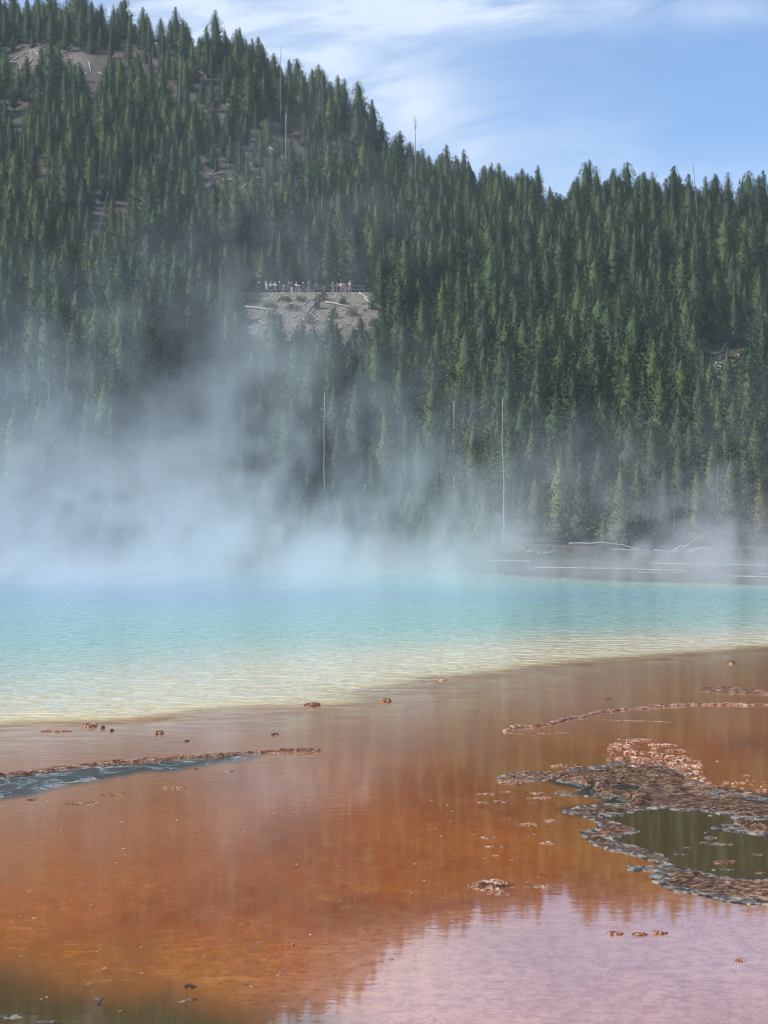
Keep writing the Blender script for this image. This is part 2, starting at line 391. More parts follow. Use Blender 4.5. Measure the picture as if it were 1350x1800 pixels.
# ------------------------------------------------------------------ mineral crusts
cm_, nb, p = new_mat('mineral_crust')
geo = nb.add('ShaderNodeNewGeometry').outputs['Position']
a_ = nb.add('ShaderNodeAttribute'); a_.attribute_name = 'rim'; RIM = a_.outputs['Fac']
a_ = nb.add('ShaderNodeAttribute'); a_.attribute_name = 'warm'; WARM = a_.outputs['Fac']
gx, gy, gz = nb.sep(geo)
n1 = nb.m('MULTIPLY_ADD', nb.m('SUBTRACT', nb.noise(geo, 11, 4, .65), .5), .7, nb.noise(geo, 32, 4, .7)); n2 = nb.noise(geo, 90, 3, .7); n3 = nb.noise(geo, 3.0, 3, .6)
c = nb.ramp(n1, [(.36, (.022, .012, .008)), (.47, (.090, .046, .025)), (.58, (.20, .112, .062)), (.70, (.50, .37, .26))])
cw = nb.ramp(n1, [(.34, (.09, .024, .012)), (.44, (.30, .10, .05)), (.54, (.54, .29, .18)), (.66, (.84, .67, .55))])
c = nb.mix(WARM, c, cw)
c = nb.mix(nb.mapr(n2, .60, .75, 0, .35), c, (.5, .42, .34))
c = nb.mix(nb.mapr(n3, .5, .7, 0, .4), c, (.07, .046, .032))
wet = nb.mapr(nb.m('ADD', gz, nb.m('MULTIPLY', nb.m('SUBTRACT', n1, .5), .010)), .008, .003)
wc = nb.ramp(nb.noise(nb.comb(gx, nb.m('MULTIPLY', gy, .4), 0.0), 18, 5, .7, .5), [(.42, (.035, .031, .027)), (.5, (.14, .13, .12)), (.62, (.44, .37, .28))])
c = nb.mix(nb.m('MULTIPLY', nb.m('MAXIMUM', wet, nb.mapr(RIM, .9, 1.0)), RIM), c, wc)
nb.link(c, p.inputs['Base Color'])
nb.link(nb.mapr(wet, 0, 1, .85, .6), p.inputs['Roughness']); p.inputs['Specular IOR Level'].default_value = .15
b = nb.add('ShaderNodeBump'); nb.link(nb.m('ADD', n2, nb.m('MULTIPLY', n1, 2.0)), b.inputs['Height']); b.inputs['Strength'].default_value = .9; b.inputs['Distance'].default_value = .010
nb.link(b.outputs[0], p.inputs['Normal'])

def crust_grid(name, X, Y, Z, keep, rim, warm):
    Fq = grid_faces(*X.shape); k = keep.ravel()[Fq].any(1); f = Fq[k]
    if len(f) == 0: return None
    u_, inv = np.unique(f, return_inverse=True); Vv = np.stack([X, Y, Z], -1).reshape(-1, 3)[u_]
    o = mesh_obj(name, Vv, inv.reshape(f.shape), cm_, smooth=True)
    attr(o, 'rim', np.broadcast_to(rim, X.shape).ravel()[u_]); attr(o, 'warm', np.broadcast_to(warm, X.shape).ravel()[u_])
    return o
def rough_noise(X, Y, s=1.0):
    a_ = fbm(X * 22 * s, Y * 13 * s, 3, 0, .6); r = 1 - np.abs(2 * a_ - 1)
    return r ** 1.5

# the big shelf on the right
OUT = [(872, 1368), (905, 1359), (960, 1360), (1000, 1354), (1060, 1350), (1090, 1340), (1150, 1342), (1190, 1356), (1205, 1368), (1262, 1388), (1350, 1408), (1480, 1418), (1500, 1600), (1350, 1584), (1262, 1578), (1195, 1563),
       (1148, 1547), (1166, 1534), (1112, 1529), (1195, 1523), (1150, 1516), (1100, 1500), (1042, 1484), (1022, 1466), (1052, 1463), (1062, 1452), (1040, 1441), (994, 1428), (1050, 1419), (1104, 1416), (1084, 1405),
       (1050, 1398), (985, 1395), (1030, 1388), (1010, 1379), (960, 1372), (900, 1374)]
OW = [W(*q) for q in OUT]; HW = [W(*q) for q in HOLE]
gxs = np.arange(.75, 3.4, .0105); gys = np.concatenate([np.arange(11.9, 15, .016), np.arange(15, 20.2, .026)])
X, Y = np.meshgrid(gxs, gys)
Xw = X + (fbm(X * 5, Y * 2.2, 3, 1) - .5) * .10; Yw = Y + (fbm(X * 5, Y * 2.2, 3, 2) - .5) * .35
KK = .20
so = sdf_poly(Xw, Yw * KK, [(a, b_ * KK) for a, b_ in OW]); sh = sdf_poly(Xw, Yw * KK, [(a, b_ * KK) for a, b_ in HW])
# small inner island + orange channel in the dark basin
inner = np.maximum(sdf_poly(Xw, Yw * KK, [(a, b_ * KK) for a, b_ in [W(1296, 1440), W(1318, 1437), W(1326, 1448), W(1350, 1455), W(1420, 1454), W(1420, 1464), W(1330, 1464), W(1300, 1459), W(1262, 1459), W(1300, 1453)]]), -9)
chan = sdf_poly(Xw, Yw * KK, [(a, b_ * KK) for a, b_ in [W(1180, 1512), W(1215, 1508), W(1290, 1520), W(1290, 1530), W(1215, 1527), W(1180, 1524)]])
s = np.minimum(so, -sh); s = np.minimum(s, -chan + .0); s = np.maximum(s, inner)
rn = rough_noise(X, Y, 1.5) * .65 + rough_noise(X, Y, .6) * .5
lowmud = np.maximum(sstep(-.02, .06, sdf_poly(X, Y * KK, [(a, b_ * KK) for a, b_ in [W(1060, 1372), W(1200, 1376), W(1280, 1394), W(1420, 1412), W(1420, 1434), W(1290, 1426), W(1180, 1392), W(1080, 1398)]])),
                    sstep(-.02, .05, sdf_poly(X, Y * KK, [(a, b_ * KK) for a, b_ in [W(1215, 1548), W(1300, 1556), W(1420, 1560), W(1420, 1590), W(1330, 1576), W(1230, 1572)]])))
rn = rn * (.22 + 2.2 * np.clip(fbm(X * 3.2, Y * 1.3, 3, 4) - .34, 0, 1) * 1.4)
H = sstep(.0, .05, s - .035 * sstep(.10, 0, so)) * (.003 + .016 * rn * (1 - .80 * lowmud) + .002)
gray_rim = sstep(.018, .004, s + (fbm(X * 9, Y * 3, 3, 2) - .5) * .035)
stream = np.maximum(sstep(-.02, .03, sdf_poly(X, Y * KK, [(a, b_ * KK) for a, b_ in [W(1232, 1388), W(1290, 1392), W(1352, 1404), W(1420, 1410), W(1420, 1420), W(1350, 1416), W(1290, 1408), W(1240, 1402)]])),
                    sstep(-.02, .03, sdf_poly(X, Y * KK, [(a, b_ * KK) for a, b_ in [W(1150, 1536), W(1186, 1534), W(1192, 1552), W(1240, 1570), W(1350, 1582), W(1350, 1590), W(1240, 1580), W(1140, 1548)]])))
stream = stream * sstep(.40, .55, fbm(X * 8, Y * 3.5, 3, 5)); gray_rim = np.maximum(gray_rim, stream)
H = sstep(.0, .05, s - .035 * sstep(.10, 0, so) ) * (.003 + .021 * rn * (1 - .80 * lowmud) + .003)
H = H * (1 - .8 * stream)
H = np.where(s > -.02, .004 + (fbm(X * 30, Y * 9, 2, 6) - .4) * .01, -.03) + H
H = np.where(s > -.02, H, np.maximum(-.03, s * .5))
# holes of wet scum inside the upper left part
wetz = sstep(-.02, .05, sdf_poly(X, Y * KK, [(a, b_ * KK) for a, b_ in [W(960, 1371), W(1080, 1371), W(1130, 1382), W(1110, 1404), W(1000, 1396)]]))
H = np.where(wetz > .1, H - wetz * .03 * (fbm(X * 6, Y * 2.2, 3, 3) > .42), H)
shelf = crust_grid('mineral_shelf', X, Y, H, s > -.06, np.maximum(gray_rim, .9 * wetz * (H < .012)), .25 * sstep(.5, .65, fbm(X * 2, Y * .8, 3, 7)))
tag(shelf, 'large grey-brown mineral crust shelf ringing the dark olive basin', 'mineral crust')

def ridge(name, pts, w_, h_, label, warm=.6, dx=.012, dy=.03, taper=True, grp=None, cat='mineral ridge'):
    w_ = w_ * .7
    P = [W(*q) for q in pts]; xs = [q[0] for q in P]; yy = [q[1] for q in P]
    X, Y = np.meshgrid(np.arange(min(xs) - w_ * 2, max(xs) + w_ * 2, dx), np.arange(min(yy) - w_ * 6, max(yy) + w_ * 6, dy))
    Xw = X + (fbm(X * 6, Y * 3, 3, 2) - .5) * .05; Yw = Y + (fbm(X * 4, Y * 2.5, 3, 5) - .5) * .35
    d, t = d_line(Xw, Yw * .3, [(a, b_ * .3) for a, b_ in P])
    ww = w_ * (.55 + .9 * fbm(X * 3, Y * 1.2, 2, 1))
    if taper: ww = ww * np.clip(np.minimum(t * 9, (1 - t) * 9) + .35, 0, 1)
    prof = np.clip(1 - (d / ww) ** 2, -1, 1)
    Z = np.where(prof > 0, np.sqrt(np.clip(prof, 0, 1)) * h_ * .42 * (.2 + 1.1 * rough_noise(X * .6, Y * .8) * (.35 + 1.1 * fbm(X * 2.2, Y, 2, 6)) + .25 * fbm(X * 40, Y * 18, 2, 2)), prof * .03)
    o = crust_grid(name, X, Y, Z, prof > -.4, .35, warm)
    return tag(o, label, cat, grp)
ridge('mineral_ridge', [(-120, 1378), (0, 1362), (90, 1353), (200, 1342), (330, 1331), (440, 1325), (500, 1321), (560, 1320)], .055, .045, 'long rust-red crust ridge along the wet grey runnel on the left', .38)
ridge('mineral_ridge', [(470, 1327), (520, 1325), (550, 1322)], .05, .02, 'short low rust crust strip beside the tip of the left ridge', .8)
ridge('mineral_ridge', [(884, 1286), (905, 1281), (960, 1276), (1000, 1264), (1060, 1252), (1130, 1245), (1220, 1238), (1350, 1239), (1460, 1240)], .05, .045, 'long thin pink-edged crust ridge curving across the tan shallows', .6)
ridge('mineral_ridge', [(884, 1286), (900, 1289), (960, 1290), (1010, 1287)], .028, .015, 'hooked lower lip of crust at the tip of the curved ridge', .5)
ridge('mineral_ridge', [(1060, 1265), (1120, 1267), (1180, 1271)], .014, .010, 'hair-thin orange crust line below the curved ridge', .9)
X, Y = np.meshgrid(np.arange(3.5, 7.4, .02), np.arange(27.5, 31.5, .04))
sI = sdf_poly(X + (fbm(X * 4, Y * 2, 2, 1) - .5) * .1, Y * .25, [(a, b_ * .25) for a, b_ in [W(1216, 1211), W(1240, 1208), (W(1290, 1209)), W(1350, 1216), W(1480, 1219), W(1480, 1224), W(1350, 1222), W(1270, 1219), W(1225, 1215)]])
Z = sstep(0, .05, sI) * (.012 + .022 * rough_noise(X, Y)) * (1 - .5 * sstep(.05, .12, sI)) - .02 * (sI < 0)
tag(crust_grid('mineral_island', X, Y, Z, sI > -.04, .3, .22), 'dark brown flat crust island at the right edge behind the curved ridge', 'mineral crust')

def patch(px, py, wpx, dpx, h_, warm, label, rim=.2, ring=0.0, grp=None, name='mineral_crust', seed=0, cov=.45):
    x0, y0 = W(px, py); mpp = y0 / F; rx = wpx / 2 * mpp; ry = max(dpx / 2 * mpp * y0 / CAM_H * .7, .02); h_ = h_ * .5
    n = 42
    X, Y = np.meshgrid(np.linspace(-1.25, 1.25, n * 2), np.linspace(-1.3, 1.3, n))
    q = np.hypot(X, Y) + (fbm(X * 2.2 + seed * 3.1, Y * 2.2 + seed * 1.7, 3, seed % 8) - .5) * 1.1
    body = 1 - q
    if ring: body = np.minimum(body, q - ring)
    Wx = x0 + X * rx; Wy = y0 + Y * ry
    br = fbm(Wx * 26 + seed, Wy * 8, 2, (seed + 2) % 8)
    Z = np.clip(body * 3, -1, 1); Z = np.where(Z > 0, np.sqrt(Z) * h_ * (.3 + 1.1 * rough_noise(Wx, Wy, 1.3)) * (br > 1 - cov - .35 * (ring == 0)), Z * .02)
    Z = np.where(Z <= 0.0005, -.01, Z)
    o = crust_grid(name, Wx, Wy, Z, Z > 0, rim, warm)
    if o is not None: tag(o, label, 'mineral crust', grp)
    return o
CRUSTS = [
 (97, 1286, 52, 5, .02, .6, 'low pinkish crust strip near the yellow shore at far left', 0), (158, 1277, 22, 6, .05, .6, 'small brown crust knob standing by the yellow shore at left', 0),
 (181, 1280, 5, 4, .04, .5, 'left one of two tiny brown nubs beside the shore knob', 0), (197, 1285, 5, 4, .04, .5, 'right one of two tiny brown nubs beside the shore knob', 0),
 (280, 1290, 13, 6, .045, .3, 'small pale forked crust lump above the left ridge', 0), (328, 1303, 9, 3, .02, .4, 'tiny pale crust chip above the middle of the left ridge', 0),
 (483, 1292, 13, 4, .03, .4, 'tiny cream crust chip above the tip of the left ridge', 0),
 (549, 1241, 24, 6, .06, .45, 'dark brown crust lump on the cream shoreline near the middle', 0), (678, 1233, 17, 5, .05, .4, 'small dark crust lump on the cream shoreline at centre', 0),
 (778, 1196, 15, 5, .03, .9, 'small orange crust lump on the yellow shoreline', 0), (1285, 1166, 13, 3, .06, .4, 'small brown crust lump at upper right by the far shoreline', 0),
 (1070, 1229, 12, 4, .02, .3, 'small pale crust chip above the curved ridge', 0),
 (202, 1397, 56, 7, .014, .5, 'broken ring of dark crust below the left runnel', .55), (147, 1413, 62, 7, .014, .45, 'flat dark broken crust band lying left of the bigger rings', .5),
 (299, 1385, 52, 8, .016, .75, 'rusty red oval crust ring below the left ridge', .5), (56, 1406, 14, 4, .012, .3, 'tiny white crust ring beneath the left runnel', .5),
 (344, 1352, 8, 4, .012, .3, 'tiny white ring close under the left ridge', .5), (403, 1356, 12, 3, .012, .4, 'small white fleck under the right end of the left ridge', .4),
 (103, 1427, 6, 3, .01, .3, 'smallest white fleck under the left rings', 0), (549, 1331, 9, 3, .012, .7, 'small rust chip just below the tip of the left ridge', 0),
 (335, 1736, 20, 6, .022, .15, 'small dark grey crust lump at the lower left', 0), (322, 1761, 15, 3, .008, .0, 'flat white scum chip left below the grey lump', 0), (338, 1757, 16, 3, .008, .0, 'flat white scum chip right below the grey lump', 0),
 (174, 1758, 13, 5, .012, .0, 'small white scum cluster on the dark corner water', 0), (172, 1765, 9, 3, .01, .0, 'tiny white chip below the scum cluster', 0), (18, 1788, 44, 12, .01, .0, 'white lacy scum patch at the bottom left corner', 0),
 (85, 1797, 34, 5, .01, .0, 'thin white scum streak on the bottom edge at left', 0),
 (862, 1557, 66, 20, .035, .55, 'large lone brown and orange crust mound in the sky reflection', .0), (845, 1561, 34, 12, .014, .6, 'lacy pale fringe left of the lone crust mound', .4),
 (884, 1570, 50, 12, .01, .6, 'thin lacy crust skirt in front of the lone mound', .3),
 (1080, 1642, 28, 6, .018, .75, 'leftmost rust chip of the three on the pink water', 0), (1124, 1643, 24, 6, .018, .8, 'middle rust chip of the three on the pink water', 0),
 (1157, 1641, 28, 5, .02, .8, 'rightmost rust chip of the three on the pink water', 0), (1302, 1689, 16, 5, .018, .7, 'single brown chip at the right edge of the pink water', 0),
 (862, 1396, 22, 4, .012, .35, 'top chip of the white crust chips left of the shelf', 0), (849, 1412, 18, 5, .015, .35, 'bottom left one of the white chips left of the shelf', 0),
 (880, 1409, 30, 5, .015, .35, 'longest white chip left of the shelf', 0), (843, 1396, 8, 4, .012, .3, 'smallest white chip left of the shelf', 0), (893, 1392, 30, 3, .01, .4, 'thin pale chip beneath the tip of the shelf', 0),
 (929, 1450, 34, 8, .012, .6, 'dotted rusty crust oval out in the amber water', .4), (968, 1443, 22, 6, .012, .6, 'small rusty crust scatter beside the bay of the shelf', .3),
 (858, 1472, 26, 6, .012, .7, 'thin pink crust arc on amber water', .5), (870, 1490, 40, 7, .014, .7, 'pink crust oval on amber water below the thin arc', .5),
 (965, 1482, 44, 6, .014, .55, 'broken pale crust band in front of the scalloped shelf edge', .2), (905, 1512, 16, 4, .01, .5, 'tiny crust pair above the reflected treetops', 0), (871, 1504, 10, 2, .01, .4, 'tiny pale fleck below the pink crust oval', 0),
 (945, 1395, 26, 6, .012, .6, 'small pale crust scatter inside the upper bay', .2), (948, 1403, 42, 6, .012, .6, 'lower pale crust scatter inside the upper bay', .2), (940, 1410, 18, 3, .01, .4, 'flat pale chip inside the upper bay', 0),
 (900, 1376, 50, 12, .022, .55, 'knobbly pale crust heap at the tip of the shelf', 0), (885, 1371, 22, 8, .02, .4, 'white rimmed crust knob at the very tip of the shelf', 0),
 (990, 1346, 44, 7, .022, .6, 'rounded pinkish crust hump above the shelf', .2), (1016, 1350, 28, 5, .02, .4, 'white capped crust hump right of the pinkish hump', 0),
 (948, 1558, 44, 7, .01, .65, 'thin pink crust film among the reflected treetops', .2), (1120, 1301, 56, 7, .02, .75, 'upper left strip of the pink crust field', 0), (1142, 1300, 9, 4, .02, .4, 'pale nub above the pink crust field', 0),
 (1250, 1474, 24, 8, .012, .0, 'white scum raft near the right side of the dark basin', 0), (1262, 1484, 26, 6, .01, .0, 'second white scum raft on the dark basin below the first', 0), (1245, 1464, 14, 3, .008, .0, 'thin white scum sliver above the rafts on the dark basin', 0),
 (1237, 1482, 18, 5, .01, .0, 'left white scum sliver on the dark basin', 0), (1208, 1491, 14, 3, .008, .0, 'short white sliver in the middle of the dark basin', 0), (1333, 1503, 20, 5, .01, .0, 'white sliver on the dark basin at the right edge', 0),
 (1197, 1502, 22, 4, .008, .0, 'long thin white sliver behind the basin outlet', 0), (1285, 1485, 10, 4, .01, .0, 'small white chip right of the scum rafts', 0), (1249, 1434, 10, 3, .008, .0, 'lone white fleck near the back of the dark basin', 0),
 (1275, 1516, 44, 8, .014, .1, 'grey white crust patch between the basin and the channel', 0), (1268, 1529, 40, 4, .009, .0, 'flat grey scum strip along the front of the basin', 0), (1335, 1535, 18, 4, .01, .1, 'small grey crust chip at the front right of the basin', 0),
 (1237, 1357, 10, 3, .015, .4, 'pale chip right of the pink crust field', 0), (1262, 1338, 10, 3, .015, .4, 'second pale chip farther right of the pink field', 0), (1311, 1364, 14, 3, .015, .4, 'pale chip near the right edge above the grey stream', 0),
 (725, 1418, 10, 3, .01, .4, 'lone pale fleck on the open rust water', 0), (787, 1416, 5, 2, .01, .4, 'lone tiny speck right of the pale fleck', 0), (515, 1661, 8, 4, .01, .4, 'tiny cream speck on the lower orange water', 0), (453, 1657, 9, 3, .008, .4, 'tiny cream sliver left of the cream speck', 0),
]
for i, (px, py, wp, dp, h_, wa, lb, rg) in enumerate(CRUSTS):
    lone = 'lone brown' in lb
    patch(px, py, wp, dp, h_, wa, lb, ring=rg, seed=i + 1, rim=(.9 if wa < .05 else .15), cov=.95 if wp < 30 or lone else .6)
# field of pink crust plates: individual plates
plate_n = 0
for i in range(70):
    for _ in range(30):
        px = random.uniform(1060, 1232); py = random.uniform(1300, 1372)
        if (abs((px - 1150) / 85) ** 2 + abs((py - 1338) / 33 - (px - 1150) / 220) ** 2) < 1: break
    o = patch(px, py, random.uniform(9, 30), random.uniform(3, 7), random.uniform(.016, .034), random.uniform(.6, 1.0), 'small pink or white crust plate in the crowded field behind the shelf', seed=100 + i, grp='crust plates in the pink field', name='crust_plate', cov=.9, ring=0)
for i in range(26):
    px = random.uniform(1185, 1262); py = 1352 + (px - 1185) * .38 + random.uniform(-7, 7)
    patch(px, py, random.uniform(6, 14), random.uniform(2, 4), .014, .8, 'small pink crust nub in the tail running down from the pink field', seed=200 + i, grp='crust nubs in the pink tail', name='crust_nub', cov=.95)
for i in range(40):
    px = random.uniform(1265, 1349); py = random.uniform(1372, 1396)
    patch(px, py, random.uniform(3, 9), random.uniform(1.5, 3), .012, .8, 'tiny pale nub in the sprinkle on orange water at the right edge', seed=300 + i, grp='nubs sprinkled at the right edge', name='crust_nub', cov=.95)

for i in range(60):
    px = random.uniform(20, 1010); py = random.uniform(1395, 1785)
    if px > 430 and py > 1790 - (px - 430) * .35: py = random.uniform(1395, 1560)
    patch(px, py, random.uniform(3, 9), random.uniform(1.5, 3.0), .005, random.uniform(.85, 1.0), 'tiny pale fleck scattered on the open rust-orange water', seed=400 + i, grp='flecks on the rust-orange water', name='crust_fleck', cov=.95)

# ------------------------------------------------------------------ trees
fm, nb, p = new_mat('pine_needles')
oi = nb.add('ShaderNodeObjectInfo'); geo = nb.add('ShaderNodeNewGeometry').outputs['Position']
rnd = oi.outputs['Random']
base = nb.ramp(rnd, [(0.0, (.024, .048, .028)), (.35, (.038, .074, .035)), (.7, (.056, .100, .040)), (.95, (.088, .130, .042)), (1.0, (.09, .10, .04))])
tcl = nb.add('ShaderNodeTexCoord').outputs['Object']
base = nb.mix(nb.mapr(nb.noise(tcl, 2.2, 3, .6), .35, .7, 0, .5), base, (.095, .135, .055))
nb.link(base, p.inputs['Base Color']); p.inputs['Roughness'].default_value = .7; p.inputs['Specular IOR Level'].default_value = .25
fml = fm.copy(); fml.name = 'pine_needles_olive'
for _n in fml.node_tree.nodes:
    if _n.type == 'VALTORGB':
        for _e in _n.color_ramp.elements: _e.color = (_e.color[0] * 1.7 + .015, _e.color[1] * 1.35 + .008, _e.color[2] * 1.3 + .008, 1)
bark = simple('pine_bark', (.06, .05, .042), .9, .4, 6)
deadw = simple('bleached_wood', (.36, .34, .32), .85, .35, 5)
snagw = simple('weathered_wood', (.21, .195, .18), .9, .4, 5)
darkw = simple('charred_wood', (.10, .09, .085), .9, .4, 5)
whitew = simple('white_bark', (.50, .48, .45), .85, .3, 5)

def tube(path, radii, sides=6):
    vs = []; fs = []; path = [Vector(q) for q in path]
    for i, q in enumerate(path):
        d = (path[min(i + 1, len(path) - 1)] - path[max(i - 1, 0)]).normalized()
        a = d.orthogonal().normalized(); b_ = d.cross(a)
        for k in range(sides):
            th = 2 * math.pi * k / sides; vs.append(q + (a * math.cos(th) + b_ * math.sin(th)) * radii[i])
    for i in range(len(path) - 1):
        for k in range(sides):
            k2 = (k + 1) % sides; fs.append((i * sides + k, i * sides + k2, (i + 1) * sides + k2, (i + 1) * sides + k))
    fs.append(tuple(range(sides))[::-1]); fs.append(tuple((len(path) - 1) * sides + k for k in range(sides)))
    return vs, fs
def join(parts):
    V_, F_ = [], []
    for vs, fs in parts:
        o_ = len(V_); V_ += list(vs); F_ += [tuple(i + o_ for i in f) for f in fs]
    return V_, F_

TH = 9.0   # nominal height of a tree mesh
def make_crown(seed, Rm, base_h, power, fine=1.0, gap=.25):
    """foliage of one conifer: a ragged inner mass and thousands of upswept sprays around it"""
    r = np.random.RandomState(seed)
    lump = r.rand(16, 8)
    def rad(t, az_):
        i = min(15, int(t * 16)); j = int(az_ / (2 * math.pi) * 8) % 8
        return (Rm * (1 - t) ** power * min(1, .62 + t * 2.2) + .05) * (.55 + .85 * lump[i, j])
    V_, N_, F_ = [], [], []
    # inner mass
    nr, ns = 15, 9
    for i in range(nr):
        t = i / (nr - 1)
        for j in range(ns):
            a0 = 2 * math.pi * j / ns + (i % 2) * .3; q = rad(t, a0 % (2 * math.pi)) * (.42 + .25 * r.rand()) * (1 if t < .97 else .1) * (.35 if i == 0 else 1)
            V_.append((math.cos(a0) * q, math.sin(a0) * q, base_h + (TH - base_h) * t * .965 + r.randn() * .12 - (.12 if i % 2 else 0)))
            N_.append((math.cos(a0), math.sin(a0), .25))
    for i in range(nr - 1):
        for j in range(ns):
            a_, b_, c_, d_ = i * ns + j, i * ns + (j + 1) % ns, (i + 1) * ns + (j + 1) % ns, (i + 1) * ns + j
            F_ += [(a_, b_, c_), (a_, c_, d_)]
    nsp = int(2600 * fine)
    for k in range(nsp):
        t = 1 - (1 - r.rand()) ** .62 if r.rand() < .75 else r.rand()
        t = min(t, .995); az_ = r.rand() * 2 * math.pi
        if lump[min(15, int(t * 16)), int(az_ / (2 * math.pi) * 8) % 8] < gap * .5 * r.rand(): continue
        q = rad(t, az_) * (.42 + .72 * r.rand() ** .8)
        o = np.array([math.cos(az_) * q, math.sin(az_) * q, base_h + (TH - base_h) * t + r.randn() * .08])
        out = np.array([math.cos(az_), math.sin(az_), .0])
        td = out * (.55 + .3 * r.rand()) + np.array([0, 0, .25 + .6 * r.rand()]) + r.randn(3) * .28; td /= np.linalg.norm(td)
        sd_ = np.cross(td, r.randn(3)); sd_ /= np.linalg.norm(sd_) + 1e-6
        ln = (.20 + .20 * r.rand()) * (1 - .45 * t); wd = ln * .26
        n0 = len(V_); V_ += [tuple(o - sd_ * wd), tuple(o + sd_ * wd), tuple(o + td * ln)]
        nn = out + np.array([0, 0, .55]) + r.randn(3) * 1.0; nn /= np.linalg.norm(nn); N_ += [tuple(nn)] * 3; F_.append((n0, n0 + 1, n0 + 2))
    for k in range(26):   # leader
        o = np.array([0, 0, TH - .7 + k * .03]); td = r.randn(3) * .5 + np.array([0, 0, .9]); td /= np.linalg.norm(td)
        sd_ = np.cross(td, r.randn(3)); sd_ /= np.linalg.norm(sd_) + 1e-6; n0 = len(V_)
        V_ += [tuple(o - sd_ * .045), tuple(o + sd_ * .045), tuple(o + td * .22)]; N_ += [(td[0], td[1], .6)] * 3; F_.append((n0, n0 + 1, n0 + 2))
    return np.array(V_), np.array(F_), N_
VAR = [(11, 2.15, .6, .76, 1.4, .6), (12, 1.85, .8, .64, 1.3, .6), (13, 2.70, .4, .85, 1.7, .6), (14, 1.65, .4, .70, 1.2, .7), (15, 2.1, 1.2, .56, 1.4, 1.0), (16, 2.5, .7, .74, 1.6, .8), (17, 1.35, 1.6, .60, 1.0, 1.4), (18, 2.5, 1.0, .62, 1.6, 1.2)]
CR = []; TRm = []; CRL = []
for i, (sd0, Rm, bh, pw, fi, gp) in enumerate(VAR):
    T, f, nn = make_crown(sd0, Rm, bh, pw, fi, gp)
    me = mesh_obj('crown', T, f, fm, smooth=True); me.data.normals_split_custom_set_from_vertices(nn); COL.objects.unlink(me); CR.append(me.data); m2 = me.data.copy(); m2.materials.clear(); m2.materials.append(fml); CRL.append(m2); bpy.data.objects.remove(me)
    parts = [tube([(0, 0, -.6), (.02, .01, TH * .4), (-.02, .02, TH * .8), (0, 0, TH * .97)], [.13, .10, .05, .015], 6)]
    rr = random.Random(sd0)
    for k in range(14):   # bare lower limbs
        h0 = rr.uniform(.5, bh + 2.0); a0 = rr.uniform(0, 6.28); L = rr.uniform(.3, .8)
        parts.append(tube([(0, 0, h0), (math.cos(a0) * L, math.sin(a0) * L, h0 + rr.uniform(-.15, .2))], [.02, .006], 3))
    vs, fs = join(parts); me = mesh_obj('trunk', vs, fs, bark); COL.objects.unlink(me); TRm.append(me.data); bpy.data.objects.remove(me)

# density of the stand, by where openings lie on the slope
OPEN = [(100, 118, 80, 26, 1.), (40, 112, 40, 24, 1.), (30, 170, 40, 60, .6), (215, 110, 40, 25, .6), (480, 300, 120, 60, .72), (370, 215, 50, 40, .6), (330, 190, 30, 60, .5), (640, 295, 80, 25, .75), (740, 330, 60, 16, .7), (200, 425, 50, 45, .88), (978, 384, 34, 17, .95), (1268, 655, 50, 48, .9),
        (545, 572, 118, 55, 1.0), (650, 590, 50, 70, .9), (425, 560, 45, 30, .7), (255, 120, 50, 20, .5), (20, 240, 40, 60, .5), (130, 470, 40, 25, .5), (900, 400, 20, 20, .4), (1268, 700, 40, 75, .85), (1090, 560, 36, 26, .6), (820, 480, 30, 22, .6), (745, 590, 26, 30, .6), (1040, 700, 30, 24, .6), (300, 520, 34, 26, .5), (140, 620, 30, 30, .5), (1150, 460, 30, 18, .6), (500, 940, 260, 40, .6), (900, 955, 120, 25, .7), (560, 470, 1, 1, .1)]
def keepf(px, py, d0):
    k = 1.0
    for cx, cyy, rx, ry, a in OPEN:
        q = ((px - cx) / rx) ** 2 + ((py - cyy) / ry) ** 2
        if q < 1.6: k *= 1 - a * max(0, min(1, (1.6 - q) / .7))
    return k
spots = []; cell = {}
def place_ok(x, y, r_):
    ci, cj = int(x // 2.5), int(y // 2.5)
    for a in (-1, 0, 1):
        for b_ in (-1, 0, 1):
            for (qx, qy) in cell.get((ci + a, cj + b_), ()):
                if (qx - x) ** 2 + (qy - y) ** 2 < r_ * r_: return False
    cell.setdefault((ci, cj), []).append((x, y)); return True
# hand-placed trees along the far shore at the right: base px, base py, height px
SHORE = [(985, 968, 165, 2), (1020, 972, 150, 0), (1052, 970, 172, 5), (1092, 965, 158, 2), (1120, 972, 148, 0), (1150, 968, 118, 3), (1168, 972, 150, 1), (1196, 966, 170, 5), (1225, 974, 140, 3), (1252, 966, 172, 7),
         (1286, 970, 158, 5), (1312, 966, 168, 2), (1338, 974, 128, 0), (1110, 978, 70, 3), (1060, 980, 60, 1), (940, 955, 120, 4), (372, 905, 178, 1), (760, 700, 92, 2), (172, 600, 82, 0), (1262, 590, 120, 5), (1345, 860, 170, 0), (1215, 860, 110, 2)]
shore_lab = {0: 'leftmost pine of the row on the far shore', 1: 'second pine from the left in the far shore row', 16: 'lone pine rising out of the thick steam at left', 17: 'pale feathery pine in the middle of the slope above the steam',
             18: 'bright yellow-green pine standing out of the mist on the left slope', 19: 'open-branched pine above the bare rocky patch at right', 13: 'small bushy pine at the waterline in front of the far row', 14: 'smallest young pine on the far bank', 15: 'bare-stemmed pine left of the far shore row',
             12: 'short dark pine at the right end of the far shore row', 20: 'yellow-tinged pine at the right edge above the shore row', 21: 'pine standing just behind the far shore row'}
trees = []
